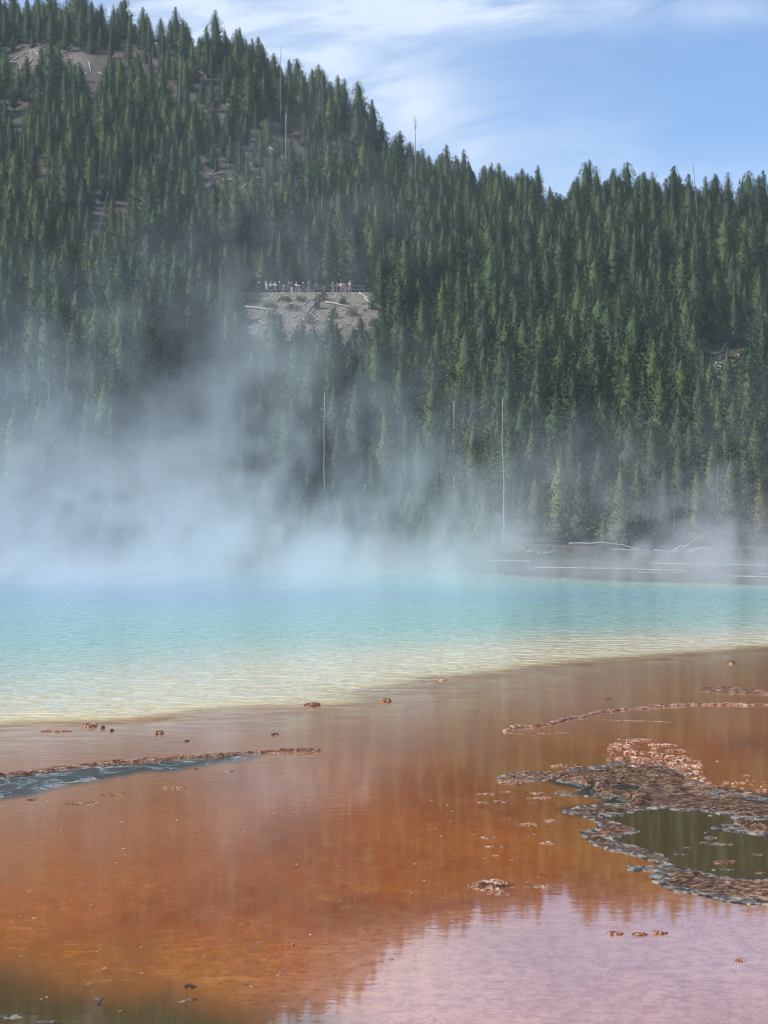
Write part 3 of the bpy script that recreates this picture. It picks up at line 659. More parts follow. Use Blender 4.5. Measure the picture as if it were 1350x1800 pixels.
for i, (px, py, hp, vr) in enumerate(SHORE):
    h_ = hit(px, py) if py < 966 else None
    if h_ is None:
        D = 172 + (978 - py) * .9; h_ = Vector(((px - 675) / F * D, D, tz((px - 675) / F * D, D)))
    trees.append((h_.x, h_.y, h_.z, hp * h_.y / F, vr, i)); place_ok(h_.x, h_.y, .5)
# skyline stand + slope
def skyx(px): return float(np.interp(px, YCX, YCY))
N = 0; tries = 0
while tries < 52000 and N < 6500:
    tries += 1
    y = math.sqrt(random.uniform(174 ** 2, 520 ** 2)); x = random.uniform(-.30, .30) * y
    z = tz(x, y) if False else None
    spots.append((x, y))
P_ = np.array(spots[:52000]); Zt = terrain(P_[:, 0], P_[:, 1]); PXs, PYs = proj(P_[:, 0], P_[:, 1], Zt)
tallf = fbm(P_[:, 0] / 22 + 5, P_[:, 1] / 22, 2, 3)
lowf = fbm(P_[:, 0] / 14, P_[:, 1] / 14, 3, 6)
for i in range(len(P_)):
    x, y = P_[i]; px, py = PXs[i], PYs[i]
    yc = np.interp(px, YCX, YCY)
    if y > yc + 26: continue
    k = keepf(px, py, 0)
    near_rim = y > 326 and 390 < px < 690 and 425 < py < 522
    if near_rim: k = 1.0
    if k < 1 and random.random() > k: continue
    upper = px < 620 and py < 420
    if upper and (random.random() > .60 or (lowf[i] < .47 and random.random() > .35)): continue
    if not near_rim and lowf[i] < .36 and random.random() > .5: continue
    if y < 190 and px > 930: continue
    rmin = (2.55 if py > 560 else 2.3) if py > 450 else (2.2 if px > 620 else 2.5)
    rmin *= random.uniform(.7, 1.3)
    if near_rim: rmin = 1.15
    if any(abs(px - q_) < 16 and b0_ < py < b0_ + 95 for q_, b0_ in ((886, 940), (798, 872), (570, 900), (546, 838), (643, 915))): continue
    if not place_ok(x, y, rmin): continue
    hgt_ = random.triangular(3.8, 10.8, 7.2) * (1.35 if random.random() < .06 else 1.0) * (.72 + .56 * tallf[i]); hgt_ = min(hgt_, 10.5)
    if py > 560: hgt_ *= random.uniform(.95, 1.35)
    if py < 420 and px < 700: hgt_ *= random.uniform(.8, 1.12)
    if y > yc - 14 and random.random() < .45: continue
    if y > yc - 14: hgt_ *= random.uniform(.7, 1.12)
    hgt_ = min(hgt_, 12.5)
    if k < .9: hgt_ *= .7
    # trees under the overlook must not climb over the people
    if 430 < px < 650 and 309 < y < 325.5: continue
    if 418 < px < 652 and py >= 545:
        top = py - hgt_ * F / y
        if top < 545 + 25 * abs(math.sin(px / 17.)): hgt_ = max(3.2, (py - 548 - random.uniform(0, 45)) * y / F)
        if py - hgt_ * F / y < 524: continue
    trees.append((x, y, float(Zt[i]), hgt_, random.randrange(8), -1))
    N += 1
# keep the 300 that show largest as things of their own
def inframe(t): px, py = proj(t[0], t[1], t[2]); return -15 < px < 1365
order = sorted([i for i, t in enumerate(trees) if inframe(t)], key=lambda i: -(trees[i][3] / trees[i][1] + (9 if trees[i][5] >= 0 else 0)))
# spacing test so that ones hidden behind near trees do not use up the quota
solo = []; used = {}
for i in order:
    t = trees[i]; px, py = proj(t[0], t[1], t[2]); tp = py - t[3] * F / t[1]
    key = (int(px // 9), int(tp // 26))
    if t[5] < 0 and used.get(key, 0): continue
    used[key] = 1; solo.append(i)
    if len(solo) >= 300: break
solo_s = set(solo)
proto_t = {}
def add_tree(t):
    x, y, z, h_, vr, sid = t
    px, py = proj(x, y, z)
    root = empty('pine_tree', (x, y, z - .05), random.uniform(0, 6.28)); s_ = h_ / TH
    wid = s_ * random.uniform(.85, 1.15) if sid < 0 else s_ * 1.05
    root.scale = (wid, wid, s_)
    root.rotation_euler[0] = random.gauss(0, .02)
    for nm, me in (('trunk', TRm[vr]), ('crown', (CRL if 0 <= sid < 19 else CR)[vr])):
        o = bpy.data.objects.new(nm, me); link(o, root)
        if sid < 0: proto_t.setdefault(vr, {}).setdefault(nm, o)
    if sid >= 0:
        lb = shore_lab.get(sid) or ['third', 'fourth', 'fifth', 'sixth', 'seventh', 'eighth', 'ninth', 'tenth', 'eleventh', 'twelfth'][sid - 2] + ' pine from the left in the far shore row'
        tag(root, lb, 'pine tree', 'pines of the far shore row' if sid < 13 else None)
    elif py > 900: tag(root, 'dark pine crowded at the foot of the slope behind the far bank', 'pine tree', 'pines at the foot of the slope')
    elif 430 < px < 700 and py > 560: tag(root, 'green pine on the slope directly below the overlook bank', 'pine tree', 'pines below the overlook')
    elif px > 1130 and py > 640: tag(root, 'dark pine between the rocky patch and the far shore row at right', 'pine tree', 'pines below the rocky patch')
    elif px < 230: tag(root, 'green pine at the misty left edge of the lower slope', 'pine tree', 'pines at the left edge of the slope')
    elif px < 675: tag(root, 'dense green pine in the steam-veiled stand on the left lower slope', 'pine tree', 'pines on the left lower slope')
    else: tag(root, 'dense dark pine in the thick stand on the right lower slope', 'pine tree', 'pines on the right lower slope')
for i in solo: add_tree(trees[i])
# the rest of the wood: one mass of instances
rest = [t for i, t in enumerate(trees) if i not in solo_s]
me = bpy.data.meshes.new('forest'); me.from_pydata([(t[0], t[1], t[2] - .05) for t in rest], [], [])
fo = link(bpy.data.objects.new('forest', me))
sc_ = np.array([(t[3] / TH * random.uniform(.85, 1.15),) * 2 + (t[3] / TH,) for t in rest])
a_ = me.attributes.new('tscale', 'FLOAT_VECTOR', 'POINT'); a_.data.foreach_set('vector', sc_.ravel())
a_ = me.attributes.new('trot', 'FLOAT', 'POINT'); a_.data.foreach_set('value', [random.uniform(0, 6.28) for _ in rest])
a_ = me.attributes.new('tvar', 'INT', 'POINT'); a_.data.foreach_set('value', [t[4] for t in rest])
me.materials.append(fm); me.materials.append(bark)
ng = bpy.data.node_groups.new('forest_nodes', 'GeometryNodeTree')
ng.interface.new_socket('Geometry', in_out='INPUT', socket_type='NodeSocketGeometry'); ng.interface.new_socket('Geometry', in_out='OUTPUT', socket_type='NodeSocketGeometry')
nb = NB(ng); gi = nb.add('NodeGroupInput'); go = nb.add('NodeGroupOutput'); jn = nb.add('GeometryNodeJoinGeometry'); nb.link(jn.outputs[0], go.inputs[0])
def named(nm, typ):
    n = nb.add('GeometryNodeInputNamedAttribute'); n.data_type = typ; n.inputs['Name'].default_value = nm; return n.outputs[0]
scs = named('tscale', 'FLOAT_VECTOR'); rots = named('trot', 'FLOAT'); vrs = named('tvar', 'INT')
rv = nb.comb(0.0, 0.0, rots)
for vr in range(8):
    if vr not in proto_t: continue
    eq = nb.add('FunctionNodeCompare'); eq.data_type = 'INT'; eq.operation = 'EQUAL'; nb.link(vrs, eq.inputs[2]); eq.inputs[3].default_value = vr
    for nm in ('trunk', 'crown'):
        ob = nb.add('GeometryNodeObjectInfo'); ob.transform_space = 'ORIGINAL'; ob.inputs['Object'].default_value = proto_t[vr][nm]; ob.inputs['As Instance'].default_value = False
        ip = nb.add('GeometryNodeInstanceOnPoints'); nb.link(gi.outputs[0], ip.inputs['Points']); nb.link(eq.outputs[0], ip.inputs['Selection']); nb.link(ob.outputs['Geometry'], ip.inputs['Instance'])
        er = nb.add('FunctionNodeEulerToRotation'); nb.link(rv, er.inputs[0]); nb.link(er.outputs[0], ip.inputs['Rotation']); nb.link(scs, ip.inputs['Scale'])
        nb.link(ip.outputs[0], jn.inputs[0])
md = fo.modifiers.new('forest', 'NODES'); md.node_group = ng
tag(fo, 'dense conifer wood covering the whole hill behind the spring', 'forest', kind='stuff')
print('trees', len(trees), 'rest', len(rest))

# ------------------------------------------------------------------ standing dead trees
def dead_tree(px, base_py, top_py, mat, label, lean=0.0, rad=.11, tip=.3, limbs=5, dist=None, grp='standing dead trunks', fork=False):
    h_ = hit(px, base_py) if dist is None else None
    if h_ is None:
        D = dist or 176.0; h_ = Vector(((px - 675) / F * D, D, tz((px - 675) / F * D, D)))
    Hh = (base_py - top_py) * h_.y / F if dist is None else (CAM_H + (HY - top_py) / F * h_.y - h_.z)
    root = empty('dead_tree', h_)
    r = random.Random(int(px * 7 + base_py))
    n = 7; path = []; radii = []
    for i in range(n + 1):
        t = i / n; path.append((lean * Hh * t + r.gauss(0, .03) * (i > 0), r.gauss(0, .03), Hh * t - (.4 if i == 0 else 0))); radii.append(rad * (1 - t * (1 - tip)))
    vs, fs = tube(path, radii, 7); tk = mesh_obj('trunk', vs, fs, mat, root, smooth=True)
    for k in range(limbs):
        t = r.uniform(.45, .97); a0 = r.uniform(0, 6.28); L = r.uniform(.25, .8) * (1.3 - t) * Hh / 9; bx = lean * Hh * t
        up = r.uniform(-.1, .6) * L
        vs, fs = tube([(bx, 0, Hh * t), (bx + math.cos(a0) * L * .6, math.sin(a0) * L * .6, Hh * t + up * .3), (bx + math.cos(a0) * L, math.sin(a0) * L, Hh * t + up)], [.028, .018, .008], 4)
        mesh_obj('branch', vs, fs, mat, tk)
    if fork:
        for s_ in (-1, 1):
            vs, fs = tube([(lean * Hh * .93, 0, Hh * .86), (lean * Hh + s_ * .28, 0, Hh * .94), (lean * Hh + s_ * .36, 0, Hh * 1.02)], [.035, .025, .012], 5)
            mesh_obj('branch', vs, fs, mat, tk)
    tag(root, label, 'dead tree', grp)
DT = [(886, 972, 700, deadw, 'tall pale dead trunk reaching from the far bank high up the slope right of centre', -.01, .085, .3, 8), (798, 880, 705, deadw, 'slender grey dead trunk left of the tallest pale one', 0, .11, .5, 5),
      (570, 925, 690, deadw, 'very slim tall dead trunk in the central steam', 0, .09, .4, 5), (546, 845, 755, whitew, 'broken white birch-like trunk in the central steam', 0, .15, .9, 1), (365, 905, 765, deadw, 'white slim dead trunk below the lone pine in the steam', 0, .06, .5, 3),
      (643, 925, 852, deadw, 'short broken grey stub at the edge of the steam', -.03, .11, .8, 2), (399, 830, 762, snagw, 'short thin dead stick right of the lone misty pine', 0, .05, .5, 3),
      (730, 375, 205, snagw, 'tall fork-topped dead snag rising above the skyline right of the peak', 0, .10, .35, 8), (740, 350, 246, snagw, 'shorter dead snag close beside the fork-topped skyline one', 0, .07, .4, 4),
      (493, 230, 80, snagw, 'twiggy dead snag above the left ridge skyline', 0, .09, .35, 9), (503, 318, 200, snagw, 'bare grey pole on the open slope below the twiggy snag', 0, .17, .7, 0), (567, 240, 148, snagw, 'thin dead snag with side twigs on the falling left skyline', 0, .06, .4, 6),
      (638, 285, 202, darkw, 'thin straight dead pole on the skyline left of the fork-topped snag', 0, .06, .6, 1), (1186, 355, 272, darkw, 'tall straight dead pole on the right skyline', 0, .09, .5, 3), (1222, 365, 285, snagw, 'left-leaning dead pole on the right skyline', -.22, .07, .5, 2),
      (1232, 445, 286, snagw, 'long pale pole crossing the right skyline behind the leaning one', -.09, .09, .4, 3), (1340, 345, 290, darkw, 'dead snag at the far right end of the skyline', 0, .08, .5, 3), (1325, 350, 312, darkw, 'short dead pole left of the snag at the right end', 0, .06, .5, 1),
      (1279, 355, 322, darkw, 'short thin dead pole between the right skyline trees', 0, .05, .5, 1), (877, 330, 300, darkw, 'thin dead stub on the skyline left of the bare knoll', 0, .06, .6, 0), (210, 185, 92, darkw, 'charred dark pole below the left summit', 0, .13, .6, 1),
      (128, 200, 95, darkw, 'second charred pole farther left below the summit', 0, .09, .6, 1), (316, 225, 98, snagw, 'grey bare pole with stubs right of the charred poles', 0, .08, .6, 8), (140, 372, 245, snagw, 'thin grey pole with stubs on the left slope', -.02, .06, .5, 6),
      (176, 362, 272, snagw, 'thin grey pole right of the stubby one on the left slope', 0, .06, .5, 5), (90, 340, 275, snagw, 'short grey pole near the left edge of the slope', 0, .06, .6, 3), (162, 452, 336, snagw, 'leaning bare pole over the brown clearing at left', .24, .06, .5, 1),
      (210, 290, 220, snagw, 'short bare pole above the leaning one', -.04, .05, .6, 2), (718, 470, 420, snagw, 'faint thin pole above the overlook to the right', 0, .05, .6, 2), (515, 510, 440, snagw, 'faint thin pole rising right behind the overlook crowd', 0, .05, .6, 2),
      (1262, 960, 815, snagw, 'pale bare-stemmed dead trunk standing in the far shore row', 0, .07, .4, 12), (485, 850, 800, snagw, 'leaning thin stick in the steam at centre left', .3, .05, .6, 0)]
for q in DT: 
    px, b_, t_, m_, lb, ln, rd, tp, lm = q
    dead_tree(px, b_, t_, m_, lb, ln, rd, tp, lm, fork='fork-topped' in lb and 'beside' not in lb)

# ------------------------------------------------------------------ fallen logs
def log_mesh(L, r0, seed, limbs=2):
    r = random.Random(seed); n = 5
    path = [(L * (i / n - .5), r.gauss(0, L * .012), r.gauss(0, .03) + .5 * r0) for i in range(n + 1)]
    parts = [tube(path, [r0 * (1 - .55 * i / n) for i in range(n + 1)], 7)]
    for k in range(limbs):
        t = r.uniform(-.1, .45); a0 = r.uniform(.3, 1.2); l2 = r.uniform(.3, .9)
        parts.append(tube([(L * t, 0, .05), (L * t + math.cos(a0) * l2, r.uniform(-.3, .3), .05 + math.sin(a0) * l2)], [.03, .012], 4))
    return join(parts)
LM = [mesh_obj('log', *log_mesh(L, r0, k, lm), deadw, smooth=True) for k, (L, r0, lm) in enumerate([(5, .13, 2), (3.2, .12, 1), (7, .13, 3), (2.0, .11, 0), (4.2, .16, 2), (6, .10, 4)])]
LMD = [o.data for o in LM]
for o in LM: bpy.data.objects.remove(o)
def fallen(px, py, Lpx, ang, label, grp, mat=None, thick=1.0, lo=150.0):
    """a log lying on the ground; ang = its tilt as seen from the pool side, degrees"""
    h_ = hit(px, py, lo)
    if h_ is None: return
    k = random.randrange(6); me = LMD[k]; L0 = [5, 3.2, 7, 2, 4.2, 6][k]; L = Lpx * h_.y / F
    # direction on the ground: combine across-slope and up-slope so the log lies on the terrain
    e = .4; gx_ = (tz(h_.x + e, h_.y) - tz(h_.x - e, h_.y)) / (2 * e); gy_ = (tz(h_.x, h_.y + e) - tz(h_.x, h_.y - e)) / (2 * e)
    gy_ = min(max(gy_, -.8), .9); gx_ = min(max(gx_, -.8), .8)
    ca, sa = math.cos(R(ang)), math.sin(R(ang))
    dy = (sa - ca * gx_) / max(gy_, .28); dy = max(-2.2, min(2.2, dy))
    d = Vector((ca, dy, ca * gx_ + dy * gy_)).normalized()
    o = bpy.data.objects.new('fallen_log', me); link(o)
    nrm = Vector((-gx_, -gy_, 1)).normalized(); yv = nrm.cross(d).normalized(); zv = d.cross(yv)
    vis = max(.35, math.hypot(d.x, d.z)); s_ = L / L0 / vis
    th = thick * random.uniform(.85, 1.3)
    M_ = Matrix((d * s_, yv * th, zv * th)).transposed().to_4x4(); M_.translation = h_ + nrm * .12
    o.matrix_world = M_
    if mat:
        o.material_slots  # per-object material
        o.material_slots[0].link = 'OBJECT'; o.material_slots[0].material = mat
    tag(o, label, 'log', grp)
def logs(n, cx, cyy, rx, ry, label, grp, lmin=12, lmax=40, mat=None, thick=1.0, spread=75):
    for i in range(n):
        a0 = random.uniform(0, 6.28); q = random.random() ** .5
        fallen(cx + rx * q * math.cos(a0), cyy + ry * q * math.sin(a0), random.uniform(lmin, lmax), random.uniform(-spread, spread), label, grp, mat, thick)
logs(34, 85, 110, 85, 32, 'bleached log strewn on the bare ground near the left summit', 'logs near the left summit')
logs(10, 30, 175, 40, 60, 'grey log on the left edge of the upper slope', 'logs on the left edge of the slope', thick=1.2)
logs(34, 270, 200, 170, 90, 'grey log among scattered pines under the left summit', 'logs under the summit')
logs(26, 460, 290, 120, 60, 'grey log on the brown open slope below the twiggy snag', 'logs on the brown open slope')
logs(10, 650, 300, 70, 28, 'pale log on the bare shoulder by the falling skyline', 'logs on the bare shoulder', spread=40)
logs(8, 200, 425, 40, 45, 'grey log in the small brown clearing on the left slope', 'logs in the small brown clearing', spread=35)
logs(7, 975, 375, 35, 18, 'pale log on the bare knoll on the right skyline', 'logs on the right knoll', spread=45, thick=1.3)
logs(18, 1265, 640, 38, 40, 'small bleached log in the rocky patch on the right slope', 'logs in the rocky patch', 6, 22, whitew)
logs(52, 520, 566, 110, 42, 'bleached log strewn on the bank below the overlook', 'logs below the overlook', 6, 26, thick=.7)
logs(22, 655, 585, 45, 60, 'short white log scattered right of the overlook bank', 'logs right of the overlook', 5, 16, deadw, .8)
fallen(455, 545, 52, -8, 'long curved pale log lying across the overlook bank', None, whitew)
fallen(592, 537, 40, -14, 'thick white log at the middle of the overlook bank', None, whitew, .9)
fallen(640, 522, 20, -35, 'left arm of the white broken logs at the right end of the overlook', None, whitew, 1.2)
fallen(645, 530, 16, -40, 'right arm of the white broken logs at the right end of the overlook', None, whitew, 1.2)
# driftwood on the far bank
def drift(px, py, Lpx, ang, label, arch=.0, mat=deadw, r0=.10):
    D = CAM_H * F / (py - HY) if py > 978 else 168.0
    D = min(D, 170); x0 = (px - 675) / F * D; L = Lpx * D / F; z0 = max(tz(x0, D), 0) + r0 * .6
    r = random.Random(px); path = []; radii = []
    for i in range(9):
        t = i / 8; path.append((L * (t - .5), r.gauss(0, .12), arch * math.sin(math.pi * t) + math.tan(R(ang)) * L * (t - .5) * 1.0 + r.gauss(0, .03))); radii.append(r0 * (1 - .6 * t))
    zmin = min(q[2] for q in path); path = [(a, b_, c_ - zmin) for a, b_, c_ in path]
    vs, fs = tube(path, radii, 7); o = mesh_obj('driftwood', vs, fs, mat, smooth=True); o.location = (x0, D, z0 - r0 * .3)
    tag(o, label, 'driftwood')
drift(1075, 972, 150, -6, 'long arching pale driftwood trunk on the far bank', .35, deadw, .08); drift(1185, 973, 70, -6, 'straight driftwood trunk slanting into the fork on the far bank', .0, deadw, .06)
drift(1215, 968, 60, 32, 'upward slanting driftwood limb at the right of the far bank', .1, deadw, .06); drift(1105, 981, 60, -2, 'white driftwood heap below the arching trunk', .05)
drift(1195, 980, 22, 20, 'white upturned driftwood stump by the far waterline', .2, deadw, .13); drift(1232, 982, 36, 4, 'bright white driftwood pile right of the stump', .15, deadw, .14)
drift(965, 948, 36, 8, 'short slanting pale log on the grass at the left of the far bank', 0, deadw, .08); drift(935, 978, 26, 3, 'small white driftwood near the left of the far bank', .1, deadw, .1)
# thin white silica bars on the far flats
def bar(pts, label, w_=.5):
    w_ = w_ * .45
    vs = []; fs = []; wp = [W(*q) for q in pts]; n = 40; r = random.Random(int(pts[0][0]))
    for i in range(n + 1):
        t = i / n * (len(wp) - 1); k = min(int(t), len(wp) - 2); f = t - k
        x0 = wp[k][0] * (1 - f) + wp[k + 1][0] * f; y0 = wp[k][1] * (1 - f) + wp[k + 1][1] * f
        ww = w_ * (.3 + r.random()) * (0.12 if r.random() < .35 else 1) * (math.sin(math.pi * min(1, max(0, i / n))) ** .3 + .05)
        for dy, hz in ((-ww, -.02), (-ww * .5, .05 + .05 * r.random()), (ww * .5, .05 + .05 * r.random()), (ww, -.02)): vs.append((x0, y0 + dy, hz * .3))
        if i: 
            for k2 in range(3): a = (i - 1) * 4 + k2; fs.append((a, a + 4, a + 5, a + 1))
    o = mesh_obj('silica_bar', vs, fs, simple('silica', (.33, .32, .29), .8, .6, 1.5)); tag(o, label, 'mineral bar')
bar([(860, 985.0), (950, 986), (1100, 989), (1250, 992), (1420, 994)], 'long thin white mineral bar along the far waterline', .55)
bar([(940, 997), (1080, 999), (1208, 1003)], 'second white mineral bar in front of the long one', .4)
bar([(1120, 1006), (1194, 1007)], 'short bright mineral bar below the end of the second one', .35)
bar([(1260, 1012), (1420, 1015)], 'white mineral bar near the right edge of the far flats', .35)
bar([(1325, 1008.5), (1420, 1009)], 'faint thin mineral bar above the right edge one', .3)

# sedge and low brush on the far bank and shrubs on the overlook bank
rr = np.random.RandomState(5); TT = []
def tuft(x, y, z, hgt, n, spread):
    for k in range(n):
        a0 = rr.rand() * 6.28; d = np.array([math.cos(a0) * spread * rr.rand(), math.sin(a0) * spread * rr.rand(), 1.]) * hgt * (.5 + .7 * rr.rand())
        o = np.array([x + rr.randn() * .1, y + rr.randn() * .1, z - .03]); s1 = np.array([math.cos(a0 + 1.5), math.sin(a0 + 1.5), 0]) * .035 * (1 + hgt)
        TT.append([o - s1, o + s1, o + d])
gx0 = rr.uniform(-.30, .30, 5200); gy0 = rr.uniform(151, 178, 5200)
for u_, y_ in zip(gx0, gy0):
    if vnoise(u_ * y_ / 4, y_ / 2.5, 3) < .42: continue
    x_ = u_ * y_; tuft(x_, y_, tz(x_, y_), .16 + .22 * rr.rand(), 6, .6)
TT = np.array(TT); sedge = simple('sedge', (.085, .10, .035), .9, .4, .6)
go_ = mesh_obj('grass', TT.reshape(-1, 3), np.arange(len(TT) * 3).reshape(-1, 3), sedge); tag(go_, 'low sedge and grass on the far bank in front of the pines', 'grass', kind='stuff')
def shrub(px, py, wpx, hpx, label, mat):
    h_ = hit(px, py)
    if h_ is None: return
    k = h_.y / F; w_, hh = wpx * k, hpx * k; T = []
    for i in range(int(260)):
        d = rr.randn(3); d /= np.linalg.norm(d); d[2] = abs(d[2]); q = rr.rand() ** .4
        o = np.array([d[0] * w_ / 2 * q, d[1] * w_ / 2 * q, d[2] * hh * q * (.7 + .5 * vnoise(d[0] * 3 + px, d[1] * 3, 2))])
        td = rr.randn(3) * .6 + np.array([0, 0, .6]); td /= np.linalg.norm(td); sd_ = np.cross(td, rr.randn(3)); sd_ /= np.linalg.norm(sd_); ln = .16 + .16 * rr.rand()
        T.append([o - sd_ * ln * .3, o + sd_ * ln * .3, o + td * ln])
    T = np.array(T); r_ = empty('shrub', h_); mesh_obj('foliage', T.reshape(-1, 3), np.arange(len(T) * 3).reshape(-1, 3), mat, r_)
    mesh_obj('stem', *tube([(0, 0, -.2), (.03, 0, hh * .5), (0, .02, hh * .8)], [.04, .03, .01], 5), bark, r_)
    tag(r_, label, 'shrub')
brush = simple('brush', (.10, .11, .05), .9, .4, 2.0)
SHR = [(447, 533, 30, 22, 'rounded green bush at the left end of the overlook bank', fm), (500, 528, 26, 7, 'low olive brush on the bank under the left half of the crowd', brush), (530, 530, 24, 8, 'low olive brush on the bank below the pale jeans', brush),
       (568, 530, 20, 22, 'upright bush hiding the legs in the middle of the crowd', fm), (557, 545, 14, 30, 'small pointed bush just below the middle of the crowd', fm), (603, 535, 14, 16, 'small bush below the right group on the overlook', fm),
       (515, 545, 34, 9, 'olive brush patch in the centre of the overlook bank', brush), (475, 540, 26, 8, 'olive brush patch near the long curved log', brush), (620, 556, 26, 20, 'dark bush under the right end of the overlook', fm),
       (480, 562, 24, 20, 'dark bush in the lower left of the overlook bank', fm), (545, 570, 26, 26, 'dark bush in the lower middle of the overlook bank', fm), (585, 560, 20, 22, 'dark bush left of the lower right one on the bank', fm),
       (655, 545, 18, 24, 'narrow bush beside the white broken logs', fm)]
for q in SHR: shrub(*q)

# ------------------------------------------------------------------ people on the overlook
CLOTH = {}
def cloth(c, rough=.85):
    if c not in CLOTH: CLOTH[c] = simple('cloth_%d' % len(CLOTH), c, rough, .08, 12)
    return CLOTH[c]
skinm = simple('skin', (.50, .30, .21), .6, .06, 8)
def skin_mesh(chains, name, levels=1):
    """chains: list of (points, radii); every chain after the first starts at an existing joint"""
    vs = []; es = []; rs = []; key = {}
    for pts, rr in chains:
        prev = None
        for q, r_ in zip(pts, rr):
            kq = tuple(round(v, 4) for v in q)
            if kq not in key: key[kq] = len(vs); vs.append(q); rs.append(r_)
            i = key[kq]
            if prev is not None and prev != i: es.append((prev, i))
            prev = i
    me = bpy.data.meshes.new(name); me.from_pydata(vs, es, []); o = bpy.data.objects.new(name, me); COL.objects.link(o)
    sk = o.modifiers.new('skin', 'SKIN'); sk.use_smooth_shade = True
    for i, r_ in enumerate(rs):
        d = me.skin_vertices[0].data[i]; d.radius = (r_, r_) if not isinstance(r_, tuple) else r_; d.use_root = (i == 0)
    if levels: o.modifiers.new('sub', 'SUBSURF').levels = levels; o.modifiers['sub'].render_levels = levels
    dg = bpy.context.evaluated_depsgraph_get(); ev = o.evaluated_get(dg); m2 = bpy.data.meshes.new_from_object(ev); m2.name = name
    bpy.data.objects.remove(o)
    for pl in m2.polygons: pl.use_smooth = True
    return m2
def pose(kind):
    """joints of a standing figure 1.72 m tall, facing -Y (towards the pool)"""
    lean = {'lean': .30, 'bend': .42}.get(kind, .02)
    hip = (0, 0, .92); ch = (0, -lean * .45, 1.22 - lean * .1); nk = (0, -lean * .8, 1.44 - lean * .25); hd = (0, -lean * .95 - .02, 1.56 - lean * .3); top = (0, -lean - .02, 1.68 - lean * .32)
    sz = nk[2] - .05; sy_ = nk[1]
    shL, shR = (-.18, sy_, sz), (.18, sy_, sz)
    arms = {
      'stand': [((-.24, sy_, sz - .28), (-.25, sy_ - .08, sz - .53)), ((.24, sy_, sz - .28), (.25, sy_ - .08, sz - .53))],
      'photo': [((-.26, sy_ - .16, sz - .16), (-.10, sy_ - .32, sz + .10)), ((.26, sy_ - .16, sz - .16), (.10, sy_ - .32, sz + .10))],
      'raise': [((-.22, sy_ - .06, sz + .26), (-.16, sy_ - .10, sz + .52)), ((.24, sy_, sz - .28), (.25, sy_ - .08, sz - .53))],
      'rail': [((-.28, sy_ - .08, sz - .25), (-.20, sy_ - .34, sz - .34)), ((.28, sy_ - .08, sz - .25), (.20, sy_ - .34, sz - .34))],
      'hips': [((-.38, sy_ + .05, sz - .22), (-.18, sy_ - .06, sz - .42)), ((.38, sy_ + .05, sz - .22), (.18, sy_ - .06, sz - .42))],
    }[{'lean': 'rail', 'bend': 'rail'}.get(kind, kind)]
    return hip, ch, nk, hd, top, shL, shR, arms
POSES = {}
